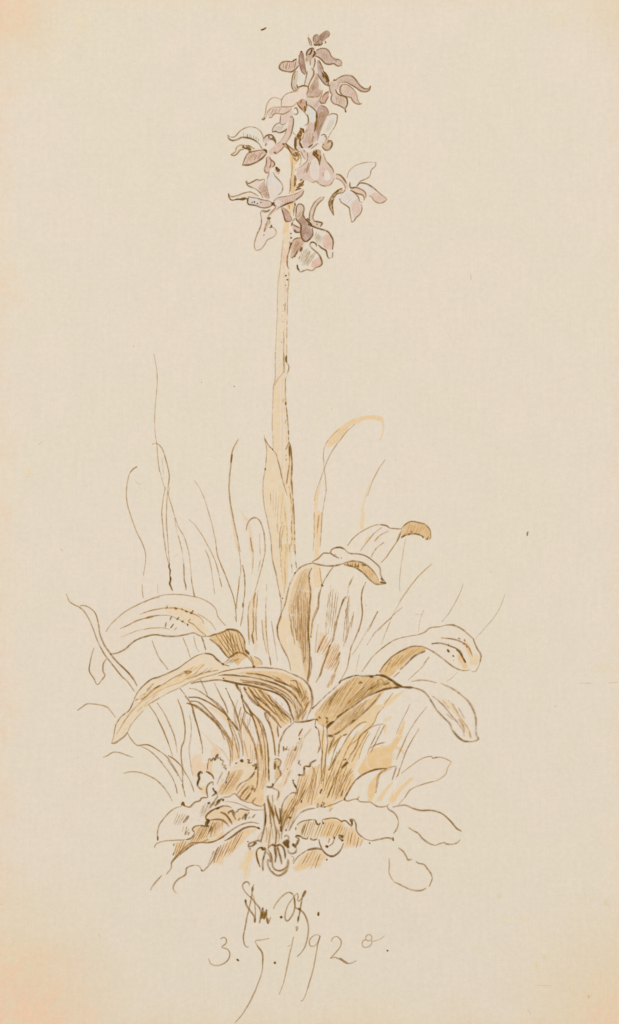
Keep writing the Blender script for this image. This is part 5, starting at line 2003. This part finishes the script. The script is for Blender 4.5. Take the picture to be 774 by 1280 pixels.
thing('pale_leaf', 'pale upright leaf blade reserved white between the shaded grasses at centre', 'leaf')
W(290, 850, 100)
f('600,412 640,408 700,404 774,388 774,774 455,774 452,720 465,600 490,530 520,480 560,445', CR, .25, 1)
f('545,720 600,640 690,490 720,480 690,560 620,700 560,774 540,774', (231, 205, 166), .65, 2)
k('600,412 560,445 515,485 485,545 462,610 452,680 452,740', 1.6, .64, .2)
K('685,470 660,510 645,545|650,560 660,580', 2.0, .66, .2)
K('500,640 500,690|510,670 530,660 520,680|540,640 520,680|550,680 540,670', 1.4, .62)
h('600,640 720,520', '530,774 640,774', 7, .9, .42, .4, cut=.1)
dot('615,670 610,680', 1.4, .7)
W(380, 880, 100)
f('0,172 50,165 105,150 110,215 140,255 150,330 158,390 145,450 130,475 125,530 60,570 50,600 0,610', CR, .3, 1)
k('0,170 50,162 105,148 120,155', 2.0, .74, .15)
k('0,610 20,600 50,605 60,572 90,555 120,540', 1.8, .72, .15)
k('50,600 55,610', 2.4, .85)
k('0,650 10,615', 2, .75)
K('70,240 30,290 0,330', .9, .35)
W(310, 930, 100)
f('305,0 450,0 700,0 690,60 660,160 605,210 545,215 540,290 490,300 440,350 470,430 470,470 410,480 340,560 320,700 280,520 300,460 250,420 250,340 320,280 310,160', CR, .25, 1.2)
f('330,230 400,60 480,20 500,60 440,200 400,330 330,480 310,620 270,540 290,470 260,400 310,360', (231, 203, 164), .6, 2.5)
k('255,148 290,142 318,165 310,200 295,240', 2.0, .74, .15)
K('262,160 260,240 270,215|290,210 300,250|265,190 258,250|300,240 320,285 315,310', 2.4, .75, .2)
f('262,160 300,150 310,180 290,230 320,290 270,360 255,330 262,250', (215, 178, 124), .75, 1.2)
k('320,300 280,350 250,390', 1.2, .5, .2)
k('240,380 245,410', 3, .85)
k('180,412 215,418 245,408', 2.4, .8)
k('220,418 265,435 295,455 298,490 280,545', 1.7, .66, .2)
K('660,155 610,185 600,215 570,212 545,220 535,240|540,240 545,270 540,300 495,298', 2.0, .75, .15)
dot('545,235 495,298 500,300 438,350', 2.0, .85)
k('440,345 438,370 460,410 475,440 472,478 440,470 405,485', 2.0, .76, .15)
k('450,395 470,425', 3.0, .88)
k('405,485 370,520 340,570 325,640 320,700', 1.6, .64, .2)
dot('382,243 505,195 508,205 490,190', 1.1, .75)
h('400,30 490,60', '330,240 400,260', 6, 1.0, .46, .4)
h('400,240 430,260', '340,400 360,400', 4, .9, .42, .4)
K('345,30 350,60|360,50 380,55|470,20 455,60|500,150 490,190', 1.6, .68, .2)
h('420,520 500,560', '330,680 400,700', 5, 1.2, .58)

# ---- roots of the orchid at the foot
thing('root_stalk', 'bundle of upright root stalks ending in small curled loops at the foot', 'root')
W(310, 930, 100)
part('stalk')
f('160,574 175,540 240,490 250,600 240,774 165,774', (229, 212, 180), .5, 1.2)
k('162,570 165,650 170,774', 1.9, .72, .15)
k('200,490 195,540 215,620 240,690 250,720', 2.2, .75, .2)
k('185,500 200,580 220,700 215,774', 1.8, .68, .2)
k('235,490 240,560 235,640', 1.3, .56, .2)
K('190,530 230,620 240,680|215,600 235,650', 2.0, .78, .2)
k('260,590 275,670 300,730 310,760', 1.9, .7, .2)
k('145,600 160,575', 1.6, .66)
k('320,700 310,740 300,774', 2, .75)
W(260, 1010, 100)
part('stalk')
f('545,0 720,0 705,190 715,300 700,350 640,370 560,390 510,370 520,290 545,180', (229, 208, 176), .5, 1.2)
k('550,0 560,80 548,180 530,260 512,330', 2.4, .8, .15)
k('605,0 600,70 615,170 600,260 590,340 580,400', 1.6, .6, .15)
k('610,0 630,60 645,160 662,240 655,340', 2.2, .74, .15)
k('625,10 640,80', 3.0, .84, .15)
k('650,0 670,80 695,160', 1.8, .68, .15)
k('715,0 705,80 710,150 718,200 712,300', 1.8, .7, .15)
k('705,170 708,230', 3.6, .88, .1)
k('660,180 690,260 680,330', 1.2, .5, .2)
K('565,180 570,280 560,330|520,230 480,300|590,180 585,260|625,200 630,300', .9, .4, .2)
h('720,40 774,0', '710,200 720,120', 4, 1.1, .56)
k('774,60 740,130 720,200', 1.5, .62)
k('755,200 752,225', 2.2, .8)
part('loop')
f('475,400 520,390 560,395 545,480 535,600 510,575 485,520 470,450', (229, 212, 180), .5, 1)
k('540,385 500,385 475,410 470,450 485,520 508,575', 2.2, .76, .15)
k('470,420 478,490 500,560', 1.8, .7, .2)
k('560,400 545,460 530,530 535,610', 2.2, .76, .2)
k('515,375 530,400 555,395 545,380', 3.4, .88, .15)
part('loop')
f('560,400 600,370 640,365 660,450 655,520 620,560 600,480', (229, 212, 180), .4, 1)
k('580,400 605,440 622,500 625,560 640,580', 2.2, .7, .15)
k('565,420 600,470 610,520 580,500 585,560 620,620 680,655 740,635 774,600', 2.0, .66, .15)
k('625,565 650,595 690,607 740,590 774,560', 1.8, .6, .15)
k('585,385 610,360 640,365 655,400 660,460 652,520', 2.2, .75, .15)
k('650,380 655,450', 2.8, .8, .2)
part('loop')
k('665,370 690,350 725,375 745,430 748,490', 2.0, .7, .15)
k('670,360 690,440 705,500 715,545', 1.8, .68, .15)
k('640,370 680,360', 2.8, .85)
K('655,330 650,365|680,350 690,370', 1.8, .72)
part('loop')
k('385,320 390,328', 2.6, .86)
k('390,375 400,345 440,330 470,320 490,312 515,330 510,300', 2.2, .76, .15)
k('390,378 430,365 465,335 445,330', 2.6, .8, .15)
k('405,410 410,395 395,385', 1.6, .6)
k('440,335 475,345', 1.8, .72)
W(340, 1010, 100)
part('loop')
k('160,500 158,560 140,600 110,630 70,652 30,640 0,610', 1.9, .66, .15)
k('155,490 145,560 110,595 70,606 20,590', 1.6, .58, .15)
k('155,400 165,430 200,440 230,425 238,390', 2.2, .74, .15)
k('120,280 140,262 160,280 158,320', 1.9, .66, .2)
K('105,345 130,325 155,315 160,350|110,340 160,345|120,355 155,370 150,390|150,320 155,380', 4.0, .92, .1)
K('200,350 220,365 235,385|200,360 225,360', 3.2, .88, .15)
k('240,310 250,340 220,370', 1.6, .62)
dot('210,360 205,352', 2.4, .9)
k('230,270 235,285', 2.8, .85)
k('0,345 40,370', 3, .85, .15)
k('20,380 35,450 30,530', 1.8, .7, .15)
k('50,380 80,460 95,525', 1.8, .7, .15)
k('80,360 110,380 125,430 128,490', 1.8, .68, .15)
f('100,340 160,318 162,385 130,365', (70, 46, 24), .8, .8)
W(340, 1010, 100)
part('shade')
h('95,20 260,20', '80,190 170,230', 8, 1.2, .58, .2, cut=.1)
k('75,0 85,100 95,160', 1.6, .65, .2)
k('270,50 220,120 165,220', 1.4, .6, .15)
k('270,48 340,15 420,0', 1.6, .62, .15)
dot('80,120 172,92 178,95', 1.7, .85)
W(260, 1010, 100)
f('290,590 330,500 380,410 440,400 462,430 420,530 380,690 350,690 330,600', (233, 206, 156), .7, 3)

# ================================================================== handwriting
W(300, 930, 150)
f('470,385 515,335 600,345 583,440 560,400 510,402', (230, 199, 150), .75, 1.5)
K('505,380 498,410 520,395|530,385 525,405 548,400|545,375 540,395', 1.5, .65, .15)
thing('signature', 'brown pen monogram signature above the date', 'signature')
W(280, 1090, 130)
part('letter')
k('225,92 212,120 208,170 195,240 172,340 155,430 145,490 152,535 168,558 185,557', 1.7, .58, .1)
k('215,110 212,145', 3.0, .62, .1)
k('235,340 232,260 220,180 205,170', 1.4, .52, .15)
k('205,195 160,150 140,110 145,85 170,72 190,85 185,100', 1.7, .56, .1)
k('195,180 230,225 262,262 275,300 270,345 265,380', 1.9, .6, .1)
k('160,205 165,240 185,275 220,320 232,345 230,380', 2.2, .62, .1)
k('160,203 164,232', 3.2, .66, .1)
k('230,340 230,378', 3.0, .66, .1)
part('letter')
k('265,380 275,330 290,265 292,340 300,350 318,280 318,340 328,385 340,360 350,335', 1.9, .64, .1)
K('280,295 300,345|275,320 310,320|285,300 280,350|300,290 305,340|315,300 300,350|290,340 320,310', 2.6, .7, .15)
k('322,340 328,385', 3.0, .68, .1)
part('full_stop')
dot('425,336 430,338', 2.2, .88)
part('letter')
k('370,275 385,240 420,195 460,160 490,152 515,170 525,210 528,260 515,310 490,350 470,365 455,345 460,300 480,240 510,200 545,158', 1.7, .56, .1)
k('490,152 512,165', 2.4, .62)
k('525,190 530,270', 2.4, .6, .1)
part('letter')
k('548,155 552,185 548,210 560,218 580,195 600,150 608,135', 1.8, .58, .1)
k('585,185 600,155 610,138', 4.0, .68, .1)
k('585,190 572,250 560,320 548,380', 2.0, .62, .1)
k('528,262 560,280 590,300 615,350 628,410 625,470 605,550 575,600 545,630', 2.0, .58, .1)
k('550,270 575,285', 3.0, .66, .1)
k('556,330 550,370', 2.6, .66, .1)
part('full_stop')
K('703,295 700,325|705,300 702,320', 3.0, .72, .1)
dot('702,320', 2.2, .8)

LINE[:] = [.92, .88]
thing('date', 'handwritten date 3.5.1920 in thin brown pen under the signature', 'writing')
W(250, 1140, 250)
part('digit')
k('80,105 92,98 102,105 100,122 85,135 108,145 116,160 112,180 95,198 65,208 42,200 33,180', 1.7, .55, .1)
part('full_stop')
dot('145,185 147,186', 2.3, .92)
part('digit')
k('268,102 240,108 215,112 225,135 240,155 243,185 240,230 222,285 195,345 165,395 135,430', 1.8, .55, .12)
k('222,130 242,160 242,205', 2.3, .58, .1)
part('full_stop')
dot('289,196 291,197', 2.2, .78)
part('digit')
K('370,60 378,58 374,75|372,62 374,72', 2.0, .6, .1)
k('338,133 352,128', .8, .28)
k('362,95 355,130 345,175 335,225 322,280 306,320', 1.6, .52, .12)
part('digit')
k('465,92 450,88 432,98 423,115 428,132 445,130 460,110 465,92 455,130 445,190 432,245 415,300 400,340 390,345', 1.6, .53, .12)
part('digit')
k('508,115 515,100 530,95 545,108 545,130 530,152 505,180 520,175 545,185 565,198 585,198 605,188', 1.7, .55, .12)
k('540,178 575,200', 2.3, .58)
part('digit')
W(440, 1160, 60)
k('250,122 222,150 225,185 262,206 312,190 320,140 285,108 240,116 215,145', 1.5, .52, .12)
k('225,186 182,205 165,250 182,300 225,316 290,290 320,240 318,185', 1.5, .5, .12)
k('315,216 380,205 450,180 530,122', .9, .4, .2)
part('full_stop')
dot('572,362 576,366', 1.9, .88)

# ================================================================== marks of age on the sheet
thing('paper_marks', 'small brown specks and foxing spots scattered over the paper', 'specks', None, 'stuff')
LINE[:] = [1., 1.]
W()
k('326,37.5 330,36.5 333,34.5', 1.8, .95)
k('660.5,664.5 659.3,667 659.5,670', 1.5, .6, tint=lin((96, 84, 66)))
for x, y, r, a in ((293, 483, 1.1, .5), (167, 433, 1.0, .4), (397, 402, .9, .4), (406, 476, .8, .3), (252, 478, .9, .45), (415, 511, .9, .3), (614, 715, .8, .45), (584, 694, .8, .25),
                   (695, 115, .9, .3), (694, 883, .9, .35), (165, 1005, 1.0, .45), (98, 947, .9, .3), (375, 348, .8, .2), (736, 1246, 1.3, .5), (525, 745, .8, .25), (589, 343, .8, .25),
                   (450, 160, .7, .2), (621, 560, .7, .2), (590, 1010, .7, .25), (684, 1002, .7, .2), (120, 250, .7, .2), (220, 130, .7, .2), (590, 480, .7, .2), (640, 420, .7, .2)):
    dot('%g,%g' % (x, y), r, a)
K('48,556 53,552|75,685 79,689|169,600 173,605 177,605|217,697 222,693|519,768 528,768|724,854 740,854|760,854 773,853|563,299 566,298|589,350 588.5,344|0,1130 4,1130|122,1166 126,1172|672,1232 690,1232|660,1262 664,1268', .8, .17, .2)
for x, y, r, a, c in ((35, 590, 6, .55, (234, 212, 165)), (35, 596, 3, .6, (226, 200, 148)), (502, 606, 3.5, .5, (226, 204, 160)), (497, 607, 1.6, .5, (205, 176, 120)), (88, 788, 5, .4, (233, 212, 172)), (623, 1120, 5, .5, (224, 206, 166)), (758, 1129, 4.5, .55, (222, 200, 154)),
                      (671, 1206, 4.5, .6, (234, 206, 150)), (681, 1197, 4, .55, (220, 200, 156)), (633, 1150, 7, .35, (230, 210, 174)), (655, 1148, 7, .3, (230, 210, 174)), (597, 1185, 8, .3, (230, 210, 174)),
                      (648, 485, 6, .3, (232, 212, 176)), (500, 608, 9, .15, (230, 208, 170)), (736, 1246, 4, .5, (222, 192, 150)), (752, 838, 12, .3, (231, 213, 175)), (718, 1240, 6, .3, (236, 200, 170)), (103, 28, 14, .28, (231, 212, 172)),
                      (700, 25, 16, .25, (231, 212, 172)), (42, 60, 9, .3, (233, 206, 170))):
    n_ = 14
    cur.fills.append((spline([(x + r * R.uniform(.7, 1.15) * math.cos(i * 6.2832 / n_), y + r * R.uniform(.7, 1.2) * math.sin(i * 6.2832 / n_)) for i in range(n_)], True), lin(c), a, r * 1.3))

finish()
